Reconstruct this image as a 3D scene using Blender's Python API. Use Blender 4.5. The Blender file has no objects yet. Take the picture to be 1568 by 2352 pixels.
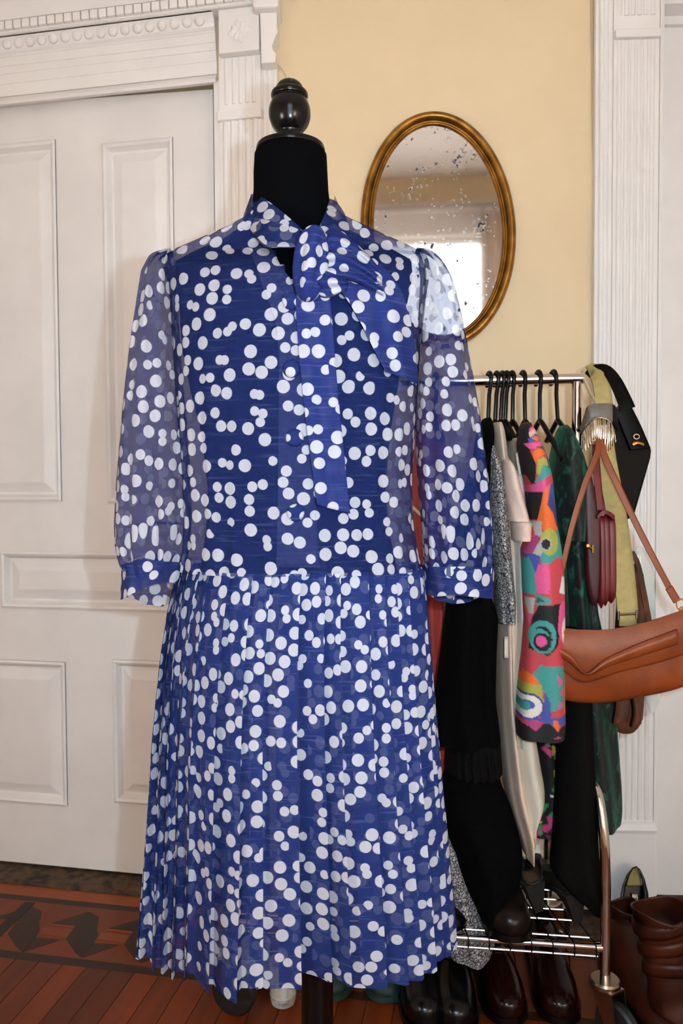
import bpy, math, random
import numpy as np
from mathutils import Vector, Matrix
random.seed(7)
SC = bpy.context.scene
COL = SC.collection
# ------------------------------------------------------------------ camera
W_, H_, FPX = 1568, 2352, 1800.0
CAM = Vector((0.0, 0.0, 1.08))
PITCH, ROLL = math.radians(2.0), math.radians(0.3)
_F = Vector((0, math.cos(PITCH), -math.sin(PITCH)))
_R0 = Vector((1, 0, 0)); _U0 = Vector((0, math.sin(PITCH), math.cos(PITCH)))
_R = _R0 * math.cos(ROLL) - _U0 * math.sin(ROLL)
_U = _U0 * math.cos(ROLL) + _R0 * math.sin(ROLL)
cd = bpy.data.cameras.new('camera'); cam = bpy.data.objects.new('camera', cd); COL.objects.link(cam)
M4 = Matrix.Identity(4)
for i in range(3):
    M4[i][0] = _R[i]; M4[i][1] = _U[i]; M4[i][2] = -_F[i]; M4[i][3] = CAM[i]
cam.matrix_world = M4
cd.sensor_fit = 'VERTICAL'; cd.sensor_height = 24.0; cd.lens = 24.0 * FPX / H_
cd.clip_start = 0.02
cd.dof.use_dof = True; cd.dof.focus_distance = 1.12; cd.dof.aperture_fstop = 6.3
SC.camera = cam
# ------------------------------------------------------------------ world, lights, exposure
wd = bpy.data.worlds.new('sky'); SC.world = wd; wd.use_nodes = True
bg = wd.node_tree.nodes['Background']; bg.inputs[0].default_value = (0.86, 0.93, 1.0, 1); bg.inputs[1].default_value = 7.0
FLASH_W, LAMP_E = 12.5, 21.5
fl = bpy.data.lights.new('camera_flash', 'AREA'); fl.shape = 'DISK'; fl.size = 0.018; fl.energy = FLASH_W
fl.color = (0.60, 0.83, 1.0)
flo = bpy.data.objects.new('camera_flash', fl); COL.objects.link(flo)
FM = M4.copy(); fp = CAM + _R * 0.085 + _U * 0.035 + _F * 0.03
for i in range(3): FM[i][3] = fp[i]
flo.matrix_world = FM
flo['kind'] = 'helper'
SC.view_settings.view_transform = 'Standard'; SC.view_settings.look = 'None'
SC.view_settings.gamma = 1.0; SC.view_settings.use_curve_mapping = False
SC.view_settings.exposure = 0.0
SC.cycles.transparent_max_bounces = 14
SC.cycles.max_bounces = 5; SC.cycles.diffuse_bounces = 3; SC.cycles.glossy_bounces = 2; SC.cycles.transmission_bounces = 3
SC.cycles.adaptive_threshold = 0.12; SC.cycles.adaptive_min_samples = 12
SC.cycles.caustics_reflective = False; SC.cycles.caustics_refractive = False

# ------------------------------------------------------------------ projection helpers (pixel of the photograph -> place in the room)
def ray(px, py):
    return _F + _R * ((px - W_ / 2) / FPX) - _U * ((py - H_ / 2) / FPX)
def P(px, py, Y):
    d = ray(px, py); return CAM + d * (Y / d.y)
class Wall:
    def __init__(s, y0, t):
        n = math.sqrt(1 + t * t); s.o = Vector((0, y0, 0)); s.e = Vector((1 / n, -t / n, 0)); s.n = Vector((-t / n, -1 / n, 0)); s.t = t; s.y0 = y0
    def uz(s, px, py, d=0.0):
        r = ray(px, py); q = s.o + s.n * d
        k = (q - CAM).dot(s.n) / r.dot(s.n); w = CAM + r * k
        return (w - s.o).dot(s.e), w.z
    def pt(s, u, z, d=0.0):
        v = s.o + s.e * u + s.n * d; return Vector((v.x, v.y, z))
W1 = Wall(1.97, 0.19)      # wall with the sliding door
W2 = Wall(2.00, 0.05)      # yellow wall with the mirror

# ------------------------------------------------------------------ object helpers
def lin(c):
    return tuple(((x / 255) / 12.92 if x / 255 <= 0.04045 else ((x / 255 + 0.055) / 1.055) ** 2.4) for x in c)
ORG = {}
def empty(name, loc=(0, 0, 0), label=None, cat=None, group=None, kind=None, parent=None):
    o = bpy.data.objects.new(name, None); COL.objects.link(o); o.empty_display_size = 0.05
    o.location = loc; ORG[o.name] = Vector(loc)
    return tag(o, label, cat, group, kind)
def tag(o, label=None, cat=None, group=None, kind=None):
    if label: o['label'] = label
    if cat: o['category'] = cat
    if group: o['group'] = group
    if kind: o['kind'] = kind
    return o
def mesh_obj(name, verts, faces, mat, parent=None, uvs=None, smooth=True, colors=None, mats=None, fmat=None):
    org = ORG[parent.name] if parent is not None else Vector((0, 0, 0))
    me = bpy.data.meshes.new(name)
    me.from_pydata([tuple(Vector(v) - org) for v in verts], [], faces)
    if uvs is not None:
        uvl = me.uv_layers.new(name='UVMap')
        idx = np.empty(len(me.loops), dtype=np.int32); me.loops.foreach_get('vertex_index', idx)
        uvl.data.foreach_set('uv', np.asarray(uvs, dtype=np.float32)[idx].ravel())
    if colors is not None:
        ca = me.color_attributes.new('print', 'FLOAT_COLOR', 'POINT')
        a = np.ones((len(verts), 4), dtype=np.float32); a[:, :3] = np.asarray(colors, dtype=np.float32)
        ca.data.foreach_set('color', a.ravel())
    if mats:
        for m in mats: me.materials.append(m)
        me.polygons.foreach_set('material_index', fmat)
    else:
        me.materials.append(mat)
    if smooth:
        me.polygons.foreach_set('use_smooth', [True] * len(me.polygons))
    me.update()
    o = bpy.data.objects.new(name, me); COL.objects.link(o)
    if parent is not None:
        o.parent = parent
    ORG[o.name] = org
    return o
def grid_faces(nr, nc, base=0, flip=False):
    f = []
    for i in range(nr - 1):
        for j in range(nc - 1):
            a = base + i * nc + j
            q = (a, a + 1, a + nc + 1, a + nc)
            f.append(q[::-1] if flip else q)
    return f
def sharp(o, ang=35):
    me = o.data
    try: me.set_sharp_from_angle(angle=math.radians(ang))
    except Exception: pass
    return o
def bevel(o, w=0.003, seg=2):
    m = o.modifiers.new('bevel', 'BEVEL'); m.width = w; m.segments = seg; m.limit_method = 'ANGLE'; m.angle_limit = math.radians(40); return o
class MB:
    def __init__(s): s.v = []; s.f = []
    def add(s, v, f):
        b = len(s.v); s.v += [Vector(x) for x in v]; s.f += [tuple(i + b for i in q) for q in f]; return s
    def hexa(s, c):      # 8 corners: bottom ring 4, top ring 4
        return s.add(c, [(3, 2, 1, 0), (4, 5, 6, 7), (0, 1, 5, 4), (1, 2, 6, 5), (2, 3, 7, 6), (3, 0, 4, 7)])
    def box(s, x0, x1, y0, y1, z0, z1):
        return s.hexa([(x0, y0, z0), (x1, y0, z0), (x1, y1, z0), (x0, y1, z0), (x0, y0, z1), (x1, y0, z1), (x1, y1, z1), (x0, y1, z1)])
    def wbox(s, w, u0, u1, z0, z1, d0, d1):
        return s.hexa([w.pt(u0, z0, d1), w.pt(u1, z0, d1), w.pt(u1, z0, d0), w.pt(u0, z0, d0), w.pt(u0, z1, d1), w.pt(u1, z1, d1), w.pt(u1, z1, d0), w.pt(u0, z1, d0)])
    def prof(s, w, u0, u1, pr):   # closed profile (d,z) swept along the wall
        n = len(pr); v = [w.pt(u0, z, d) for d, z in pr] + [w.pt(u1, z, d) for d, z in pr]
        f = [(i, (i + 1) % n, n + (i + 1) % n, n + i) for i in range(n)] + [tuple(range(n))[::-1], tuple(range(n, 2 * n))]
        return s.add(v, f)
    def tube(s, pts, r, seg=10, cap=True, rs=None):
        pts = [Vector(p) for p in pts]; n = len(pts); T = []
        for i in range(n):
            a = pts[max(0, i - 1)]; b = pts[min(n - 1, i + 1)]; T.append((b - a).normalized())
        ref = Vector((0, 0, 1)) if abs(T[0].z) < 0.9 else Vector((1, 0, 0))
        N = (ref - T[0] * ref.dot(T[0])).normalized(); v = []
        for i in range(n):
            N = (N - T[i] * N.dot(T[i])).normalized(); B = T[i].cross(N)
            rr = rs[i] if rs else r
            for j in range(seg):
                a = 2 * math.pi * j / seg; v.append(pts[i] + (N * math.cos(a) + B * math.sin(a)) * rr)
        f = []
        for i in range(n - 1):
            for j in range(seg):
                k = (j + 1) % seg; f.append((i * seg + j, i * seg + k, (i + 1) * seg + k, (i + 1) * seg + j))
        if cap: f += [tuple(range(seg))[::-1], tuple(range((n - 1) * seg, n * seg))]
        return s.add(v, f)
    def lathe(s, c, pr, seg=48, axis='z'):   # pr: (r, h)
        c = Vector(c); v = []
        for r, h in pr:
            for j in range(seg):
                a = 2 * math.pi * j / seg
                q = (r * math.cos(a), r * math.sin(a), h) if axis == 'z' else ((h, r * math.cos(a), r * math.sin(a)) if axis == 'x' else (r * math.cos(a), h, r * math.sin(a)))
                v.append(c + Vector(q))
        f = []
        for i in range(len(pr) - 1):
            for j in range(seg):
                k = (j + 1) % seg; f.append((i * seg + j, i * seg + k, (i + 1) * seg + k, (i + 1) * seg + j))
        f += [tuple(range(seg))[::-1], tuple(range((len(pr) - 1) * seg, len(pr) * seg))]
        return s.add(v, f)
    def prism(s, ring0, ring1):
        n = len(ring0)
        return s.add(list(ring0) + list(ring1), [(i, (i + 1) % n, n + (i + 1) % n, n + i) for i in range(n)] + [tuple(range(n))[::-1], tuple(range(n, 2 * n))])
    def build(s, name, mat, parent=None, smooth=True, ang=35, bev=0):
        o = mesh_obj(name, s.v, s.f, mat, parent, smooth=smooth)
        if smooth: sharp(o, ang)
        if bev: bevel(o, bev)
        return o
def spline(pts, n):
    """Catmull-Rom through points (tuples/vectors), n samples"""
    A = np.array([tuple(p) for p in pts], dtype=float); m = len(A)
    if m == 2: return [tuple(A[0] + (A[1] - A[0]) * t) for t in np.linspace(0, 1, n)]
    out = []
    for t in np.linspace(0, m - 1, n):
        i = min(int(t), m - 2); u = t - i
        p0 = A[max(i - 1, 0)]; p1 = A[i]; p2 = A[i + 1]; p3 = A[min(i + 2, m - 1)]
        out.append(tuple(0.5 * ((2 * p1) + (-p0 + p2) * u + (2 * p0 - 5 * p1 + 4 * p2 - p3) * u * u + (-p0 + 3 * p1 - 3 * p2 + p3) * u ** 3)))
    return out
def copy_part(o, parent, loc=None):
    c = o.copy(); COL.objects.link(c); c.parent = parent; ORG[c.name] = ORG.get(parent.name, Vector((0, 0, 0))) if parent else Vector((0, 0, 0))
    if loc is not None: c.location = loc
    return c

# ------------------------------------------------------------------ materials
def nt_new(name):
    m = bpy.data.materials.new(name); m.use_nodes = True; nt = m.node_tree
    return m, nt, nt.nodes, nt.links, nt.nodes['Principled BSDF']
def mat(name, c, rough=0.6, var=0.06, scale=18.0, bump=0.0, metal=0.0, spec=0.5, c2=None, stretch=(1, 1, 1), detail=4.0, sheen=0.0, coat=0.0, bscale=None, sub=0.0):
    m, nt, N, L, b = nt_new(name)
    a = lin(c); d = lin(c2) if c2 else tuple(x * (1 - var * 2.5) for x in a)
    tc = N.new('ShaderNodeTexCoord'); mp = N.new('ShaderNodeMapping'); mp.inputs['Scale'].default_value = stretch
    L.new(tc.outputs['Object'], mp.inputs['Vector'])
    no = N.new('ShaderNodeTexNoise'); no.inputs['Scale'].default_value = scale; no.inputs['Detail'].default_value = detail
    L.new(mp.outputs[0], no.inputs['Vector'])
    rp = N.new('ShaderNodeMapRange'); rp.inputs[1].default_value = 0.32; rp.inputs[2].default_value = 0.68
    L.new(no.outputs['Fac'], rp.inputs[0])
    mx = N.new('ShaderNodeMix'); mx.data_type = 'RGBA'; mx.inputs[6].default_value = (*d, 1); mx.inputs[7].default_value = (*a, 1)
    L.new(rp.outputs[0], mx.inputs[0]); L.new(mx.outputs[2], b.inputs['Base Color'])
    b.inputs['Roughness'].default_value = rough; b.inputs['Metallic'].default_value = metal
    b.inputs['Specular IOR Level'].default_value = spec
    if sheen: b.inputs['Sheen Weight'].default_value = sheen
    if coat: b.inputs['Coat Weight'].default_value = coat; b.inputs['Coat Roughness'].default_value = 0.08
    if bump:
        bn = N.new('ShaderNodeTexNoise'); bn.inputs['Scale'].default_value = bscale or scale * 6; bn.inputs['Detail'].default_value = 3
        L.new(mp.outputs[0], bn.inputs['Vector'])
        bm = N.new('ShaderNodeBump'); bm.inputs['Strength'].default_value = bump; bm.inputs['Distance'].default_value = 0.002
        L.new(bn.outputs['Fac'], bm.inputs['Height']); L.new(bm.outputs[0], b.inputs['Normal'])
    return m
def math_n(N, L, op, a, b=None, c=None):
    n = N.new('ShaderNodeMath'); n.operation = op
    for i, x in enumerate((a, b, c)):
        if x is None: continue
        if isinstance(x, (int, float)): n.inputs[i].default_value = x
        else: L.new(x, n.inputs[i])
    return n.outputs[0]
def mixc(N, L, f, a, b):
    n = N.new('ShaderNodeMix'); n.data_type = 'RGBA'
    for i, x in ((0, f), (6, a), (7, b)):
        if isinstance(x, (int, float)): n.inputs[i].default_value = x
        elif isinstance(x, tuple): n.inputs[i].default_value = (*x, 1)
        else: L.new(x, n.inputs[i])
    return n.outputs[2]
def dot_fabric(name, blue=(42, 56, 114), white=(200, 198, 206), a_blue=0.62, a_white=0.80, scale=41.0, seed=0.0, slub=True):
    """sheer polka-dot chiffon: dots are circles round random points that never touch; the cloth lets light through"""
    m, nt, N, L, b = nt_new(name)
    out = N['Material Output']; N.remove(b)
    uv = N.new('ShaderNodeUVMap'); uv.uv_map = 'UVMap'
    mp = N.new('ShaderNodeMapping'); mp.inputs['Location'].default_value = (seed, seed * 0.7, 0); L.new(uv.outputs[0], mp.inputs[0])
    v1 = N.new('ShaderNodeTexVoronoi'); v1.voronoi_dimensions = '2D'; v1.feature = 'F1'
    v1.inputs['Scale'].default_value = scale; v1.inputs['Randomness'].default_value = 0.84; L.new(mp.outputs[0], v1.inputs['Vector'])
    sp = N.new('ShaderNodeSeparateColor'); L.new(v1.outputs['Color'], sp.inputs[0])
    v2 = N.new('ShaderNodeTexVoronoi'); v2.voronoi_dimensions = '2D'; v2.feature = 'N_SPHERE_RADIUS'
    v2.inputs['Scale'].default_value = scale; v2.inputs['Randomness'].default_value = 0.84; L.new(mp.outputs[0], v2.inputs['Vector'])
    r = math_n(N, L, 'MAXIMUM', math_n(N, L, 'MINIMUM', math_n(N, L, 'MULTIPLY', v2.outputs['Radius'], 0.97), 0.375), 0.275)
    diff = math_n(N, L, 'SUBTRACT', r, v1.outputs['Distance'])
    mk = N.new('ShaderNodeMapRange'); mk.inputs[1].default_value = -0.012; mk.inputs[2].default_value = 0.025; L.new(diff, mk.inputs[0])
    keep = math_n(N, L, 'GREATER_THAN', sp.outputs[0], 0.13)
    mask = math_n(N, L, 'MULTIPLY', mk.outputs[0], keep)
    # faint horizontal slub threads
    mp2 = N.new('ShaderNodeMapping'); mp2.inputs['Scale'].default_value = (14, 330, 1); L.new(uv.outputs[0], mp2.inputs[0])
    nz = N.new('ShaderNodeTexNoise'); nz.noise_dimensions = '2D'; nz.inputs['Scale'].default_value = 1.0; nz.inputs['Detail'].default_value = 1.0; L.new(mp2.outputs[0], nz.inputs['Vector'])
    sl = N.new('ShaderNodeMapRange'); sl.inputs[1].default_value = 0.62; sl.inputs[2].default_value = 0.74; sl.inputs[4].default_value = 0.09; L.new(nz.outputs['Fac'], sl.inputs[0])
    bl = lin(blue); bl2 = tuple(x * 0.8 for x in bl)
    base = mixc(N, L, nz.outputs['Fac'], bl2, bl)
    base = mixc(N, L, sl.outputs[0], base, lin((170, 180, 225)))
    col = mixc(N, L, mask, base, lin(white))
    df = N.new('ShaderNodeBsdfDiffuse'); L.new(col, df.inputs['Color'])
    tl = N.new('ShaderNodeBsdfTranslucent'); L.new(col, tl.inputs['Color'])
    m1 = N.new('ShaderNodeMixShader'); m1.inputs[0].default_value = 0.22; L.new(df.outputs[0], m1.inputs[1]); L.new(tl.outputs[0], m1.inputs[2])
    tr = N.new('ShaderNodeBsdfTransparent')
    al = N.new('ShaderNodeMapRange'); al.inputs[3].default_value = a_blue; al.inputs[4].default_value = a_white; L.new(mask, al.inputs[0])
    m2 = N.new('ShaderNodeMixShader'); L.new(al.outputs[0], m2.inputs[0]); L.new(tr.outputs[0], m2.inputs[1]); L.new(m1.outputs[0], m2.inputs[2])
    L.new(m2.outputs[0], out.inputs['Surface'])
    return m
def print_mat(name, rough=0.75):
    m, nt, N, L, b = nt_new(name)
    at = N.new('ShaderNodeVertexColor'); at.layer_name = 'print'
    no = N.new('ShaderNodeTexNoise'); no.inputs['Scale'].default_value = 260
    tc = N.new('ShaderNodeTexCoord'); L.new(tc.outputs['Object'], no.inputs['Vector'])
    rp = N.new('ShaderNodeMapRange'); rp.inputs[3].default_value = 0.8; rp.inputs[4].default_value = 1.08; L.new(no.outputs['Fac'], rp.inputs[0])
    mx = N.new('ShaderNodeMix'); mx.data_type = 'RGBA'; mx.blend_type = 'MULTIPLY'; mx.inputs[0].default_value = 1
    L.new(at.outputs[0], mx.inputs[6]); L.new(rp.outputs[0], mx.inputs[7]); L.new(mx.outputs[2], b.inputs['Base Color'])
    b.inputs['Roughness'].default_value = rough; return m
def paisley(name):
    m, nt, N, L, b = nt_new(name)
    tc = N.new('ShaderNodeTexCoord')
    no = N.new('ShaderNodeTexNoise'); no.inputs['Scale'].default_value = 210; no.inputs['Detail'].default_value = 2; no.inputs['Distortion'].default_value = 2.2; L.new(tc.outputs['Object'], no.inputs['Vector'])
    vo = N.new('ShaderNodeTexVoronoi'); vo.inputs['Scale'].default_value = 120; vo.feature = 'DISTANCE_TO_EDGE'; L.new(tc.outputs['Object'], vo.inputs['Vector'])
    a = N.new('ShaderNodeMapRange'); a.inputs[1].default_value = 0.44; a.inputs[2].default_value = 0.54; L.new(no.outputs['Fac'], a.inputs[0])
    e = N.new('ShaderNodeMapRange'); e.inputs[1].default_value = 0.02; e.inputs[2].default_value = 0.12; L.new(vo.outputs['Distance'], e.inputs[0])
    f = math_n(N, L, 'MULTIPLY', a.outputs[0], e.outputs[0])
    L.new(mixc(N, L, f, lin((28, 30, 44)), lin((196, 190, 184))), b.inputs['Base Color']); b.inputs['Roughness'].default_value = 0.8
    return m
def velvet(name):
    m, nt, N, L, b = nt_new(name)
    tc = N.new('ShaderNodeTexCoord'); mp = N.new('ShaderNodeMapping'); mp.inputs['Scale'].default_value = (1, 1, 0.55); L.new(tc.outputs['Object'], mp.inputs[0])
    no = N.new('ShaderNodeTexNoise'); no.inputs['Scale'].default_value = 55; no.inputs['Detail'].default_value = 5; no.inputs['Distortion'].default_value = 1.2; L.new(mp.outputs[0], no.inputs['Vector'])
    rp = N.new('ShaderNodeMapRange'); rp.inputs[1].default_value = 0.55; rp.inputs[2].default_value = 0.72; L.new(no.outputs['Fac'], rp.inputs[0])
    L.new(mixc(N, L, rp.outputs[0], lin((2, 10, 8)), lin((26, 88, 66))), b.inputs['Base Color'])  # brighter green flecks paint crushed-pile highlights into the colour
    b.inputs['Roughness'].default_value = 0.7; b.inputs['Sheen Weight'].default_value = 0.6; b.inputs['Sheen Tint'].default_value = (*lin((60, 150, 115)), 1); b.inputs['Sheen Roughness'].default_value = 0.4
    bm = N.new('ShaderNodeBump'); bm.inputs['Strength'].default_value = 0.5; bm.inputs['Distance'].default_value = 0.004; L.new(no.outputs['Fac'], bm.inputs['Height']); L.new(bm.outputs[0], b.inputs['Normal'])
    return m
def wood(name, c1, c2, rough=0.38, sc=9.0):
    m, nt, N, L, b = nt_new(name)
    tc = N.new('ShaderNodeTexCoord'); mp = N.new('ShaderNodeMapping'); mp.inputs['Scale'].default_value = (14, 1.2, 14); L.new(tc.outputs['Object'], mp.inputs[0])
    oi = N.new('ShaderNodeObjectInfo'); ad = N.new('ShaderNodeVectorMath'); ad.operation = 'ADD'; L.new(mp.outputs[0], ad.inputs[0])
    sv = N.new('ShaderNodeCombineXYZ'); L.new(math_n(N, L, 'MULTIPLY', oi.outputs['Random'], 40.0), sv.inputs[0]); L.new(sv.outputs[0], ad.inputs[1])
    no = N.new('ShaderNodeTexNoise'); no.inputs['Scale'].default_value = sc / 4; no.inputs['Detail'].default_value = 6; no.inputs['Distortion'].default_value = 0.6; L.new(ad.outputs[0], no.inputs['Vector'])
    col = mixc(N, L, no.outputs['Fac'], lin(c2), lin(c1))
    hs = N.new('ShaderNodeHueSaturation'); L.new(col, hs.inputs['Color']); L.new(math_n(N, L, 'MULTIPLY_ADD', oi.outputs['Random'], 0.65, 0.65), hs.inputs['Value'])
    L.new(hs.outputs[0], b.inputs['Base Color']); b.inputs['Roughness'].default_value = rough; b.inputs['Specular IOR Level'].default_value = 0.22
    bm = N.new('ShaderNodeBump'); bm.inputs['Strength'].default_value = 0.15; bm.inputs['Distance'].default_value = 0.001; L.new(no.outputs['Fac'], bm.inputs['Height']); L.new(bm.outputs[0], b.inputs['Normal'])
    return m
M = {}
M['white_paint'] = mat('white_paint', (238, 233, 229), 0.42, 0.03, 6, bump=0.08, bscale=60)
M['yellow_wall'] = mat('yellow_wall', (229, 206, 168), 0.75, 0.02, 5, bump=0.05, bscale=120)
M['side_paint'] = mat('side_wall_paint', (226, 220, 210), 0.75, 0.02, 5)
M['ceiling_paint'] = mat('ceiling_paint', (225, 220, 215), 0.8, 0.02, 5)
M['grime'] = mat('grime', (96, 70, 46), 0.85, 0.2, 40, bump=0.5, c2=(30, 22, 16), detail=8)
M['dark_gap'] = mat('dark_gap', (22, 18, 15), 0.9)
M['plank'] = wood('plank_wood', (122, 52, 18), (70, 26, 8))
M['plank_base'] = mat('subfloor', (40, 20, 10), 0.8)
M['inlay_light'] = wood('inlay_light_wood', (122, 56, 22), (88, 38, 14))
M['inlay_dark'] = wood('inlay_dark_wood', (54, 29, 17), (32, 17, 10))
M['inlay_strip'] = wood('inlay_strip_wood', (138, 66, 28), (106, 48, 19))
M['black_velvet'] = mat('black_velvet', (7, 7, 9), 0.95, 0.1, 200, spec=0.03)
M['black_lacquer'] = mat('black_lacquer', (9, 8, 8), 0.2, 0.1, 60, spec=0.35)
M['gilt'] = mat('gilt', (176, 128, 58), 0.33, 0.15, 26, metal=0.85, c2=(120, 78, 26), bump=0.15)
M['chrome'] = mat('chrome', (215, 210, 205), 0.09, 0.03, 10, metal=1.0)
M['steel'] = mat('steel', (165, 150, 132), 0.28, 0.08, 30, metal=1.0)
M['black_plastic'] = mat('black_plastic', (9, 8, 8), 0.3, 0.1, 40, spec=0.18)
M['rubber'] = mat('rubber', (20, 19, 18), 0.55, 0.1, 60)
M['black_cloth'] = mat('black_cloth', (11, 10, 10), 0.95, 0.12, 120, bump=0.3, spec=0.03)
M['black_cloth2'] = mat('black_twill', (20, 18, 17), 0.92, 0.12, 150, bump=0.3, spec=0.04)
M['navy_cloth'] = mat('navy_cloth', (20, 22, 44), 0.85, 0.1, 120)
M['red_cloth'] = mat('red_cloth', (186, 62, 50), 0.62, 0.12, 12, sheen=0.2)
M['peach_cloth'] = mat('peach_cloth', (226, 198, 176), 0.55, 0.06, 14)
M['pink_cloth'] = mat('pink_cloth', (226, 196, 180), 0.85, 0.05, 60, bump=0.2)
M['cream_cloth'] = mat('cream_cloth', (212, 204, 190), 0.7, 0.08, 14, bump=0.1)
M['ivory_silk'] = mat('ivory_silk', (216, 208, 190), 0.4, 0.05, 8)
M['paisley'] = paisley('paisley_print')
M['velvet'] = velvet('green_velvet')
M['print'] = print_mat('abstract_print')
M['print2'] = print_mat('floral_print')
M['tan_leather'] = mat('tan_leather', (140, 66, 26), 0.36, 0.12, 14, bump=0.12, bscale=220, c2=(112, 47, 16), spec=0.4)
M['tan_leather2'] = mat('tan_strap_leather', (138, 64, 28), 0.42, 0.1, 20)
M['burgundy'] = mat('burgundy_leather', (120, 26, 30), 0.42, 0.15, 14, c2=(78, 14, 20))
M['burgundy_dark'] = mat('burgundy_dark_leather', (74, 20, 26), 0.5, 0.15, 14, c2=(48, 14, 18))
M['olive'] = mat('olive_canvas', (184, 164, 104), 0.8, 0.08, 60, bump=0.35, bscale=700)
M['black_leather'] = mat('black_leather', (12, 9, 7), 0.5, 0.2, 30, bump=0.15, bscale=200, spec=0.1)
M['brown_suede'] = mat('brown_suede', (112, 58, 24), 0.75, 0.2, 22, c2=(58, 28, 12), bump=0.2)
M['brass'] = mat('brass', (190, 140, 60), 0.25, 0.1, 30, metal=1.0)
M['grey_felt'] = mat('grey_band', (112, 104, 94), 0.45, 0.1, 60)
M['boot_leather'] = mat('boot_leather', (72, 30, 14), 0.4, 0.2, 16, spec=0.25, c2=(36, 15, 8), bump=0.15, bscale=160)
M['oxblood'] = mat('oxblood_leather', (30, 8, 5), 0.18, 0.2, 16, c2=(16, 5, 4), spec=0.22)
M['black_shoe'] = mat('black_shoe_leather', (10, 9, 8), 0.22, 0.2, 16, spec=0.25)
M['brown_shoe'] = mat('dark_brown_shoe_leather', (22, 14, 11), 0.3, 0.2, 16, spec=0.25)
M['grey_shoe'] = mat('pewter_shoe_leather', (58, 56, 52), 0.35, 0.2, 16, metal=0.3, spec=0.3)
M['bronze_shoe'] = mat('bronze_shoe_lining', (134, 104, 76), 0.4, 0.15, 30, metal=0.2)
M['teal'] = mat('teal_shoe', (20, 52, 50), 0.6, 0.15, 40)
M['olive_lining'] = mat('olive_lining', (142, 128, 66), 0.5, 0.1, 30)
M['cream_label'] = mat('cream_label', (205, 196, 175), 0.6, 0.05, 60)
M['cord'] = mat('cord', (205, 185, 150), 0.7)
def glassy(name, tint=(235, 240, 240), a=0.3):
    m, nt, N, L, b = nt_new(name); out = N['Material Output']
    b.inputs['Base Color'].default_value = (*lin(tint), 1); b.inputs['Roughness'].default_value = 0.08
    tr = N.new('ShaderNodeBsdfTransparent'); mx = N.new('ShaderNodeMixShader')
    lw = N.new('ShaderNodeLayerWeight'); lw.inputs[0].default_value = 0.45
    L.new(math_n(N, L, 'MULTIPLY_ADD', lw.outputs['Facing'], 0.65, a), mx.inputs[0]); L.new(tr.outputs[0], mx.inputs[1]); L.new(b.outputs[0], mx.inputs[2]); L.new(mx.outputs[0], out.inputs['Surface'])
    return m
M['clear'] = glassy('clear_plastic', a=0.12)
M['milky'] = glassy('milky_plastic', (215, 220, 215), a=0.55)
def mirror_mat():
    m, nt, N, L, b = nt_new('aged_mirror')
    tc = N.new('ShaderNodeTexCoord')
    no = N.new('ShaderNodeTexNoise'); no.inputs['Scale'].default_value = 95; no.inputs['Detail'].default_value = 3; L.new(tc.outputs['Object'], no.inputs['Vector'])
    n2 = N.new('ShaderNodeTexNoise'); n2.inputs['Scale'].default_value = 14; n2.inputs['Detail'].default_value = 2; L.new(tc.outputs['Object'], n2.inputs['Vector'])
    s = math_n(N, L, 'ADD', no.outputs['Fac'], math_n(N, L, 'MULTIPLY', n2.outputs['Fac'], 0.75))
    rp = N.new('ShaderNodeMapRange'); rp.inputs[1].default_value = 1.03; rp.inputs[2].default_value = 1.13; L.new(s, rp.inputs[0])
    L.new(mixc(N, L, rp.outputs[0], (0.86, 0.84, 0.82), lin((30, 25, 20))), b.inputs['Base Color'])
    L.new(math_n(N, L, 'MULTIPLY_ADD', rp.outputs[0], -0.7, 1.0), b.inputs['Metallic'])
    L.new(math_n(N, L, 'MULTIPLY_ADD', rp.outputs[0], 0.4, 0.045), b.inputs['Roughness']); return m
M['mirror'] = mirror_mat()
def emit(name, c, e):
    m, nt, N, L, b = nt_new(name); b.inputs['Base Color'].default_value = (*c, 1); b.inputs['Emission Color'].default_value = (*c, 1); b.inputs['Emission Strength'].default_value = e; return m
M['fill_lamp_glow'] = emit('fill_lamp_glow', (1.0, 0.87, 0.77), LAMP_E)
M['dome_glass'] = emit('dome_glass', (1.0, 0.70, 0.42), 3.5)
M['curtain'] = mat('sheer_curtain', (226, 206, 190), 0.9, 0.05, 30)

# ================================================================== THE ROOM
CEIL = 3.0; YB = -1.0; XL, XR = -2.25, 1.55
def floor_pt(px, py, z=0.0):
    r = ray(px, py); k = (z - CAM.z) / r.z; return CAM + r * k
def w1d(p): return (Vector((p.x, p.y, 0)) - W1.o).dot(W1.n)
def w1u(p): return (Vector((p.x, p.y, 0)) - W1.o).dot(W1.e)
cx_corner = -0.03 / 0.14           # the two back walls meet here
uC1 = (Vector((cx_corner, W1.y0 - W1.t * cx_corner, 0)) - W1.o).dot(W1.e)
uC2 = (Vector((cx_corner, W2.y0 - W2.t * cx_corner, 0)) - W2.o).dot(W2.e)
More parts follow.
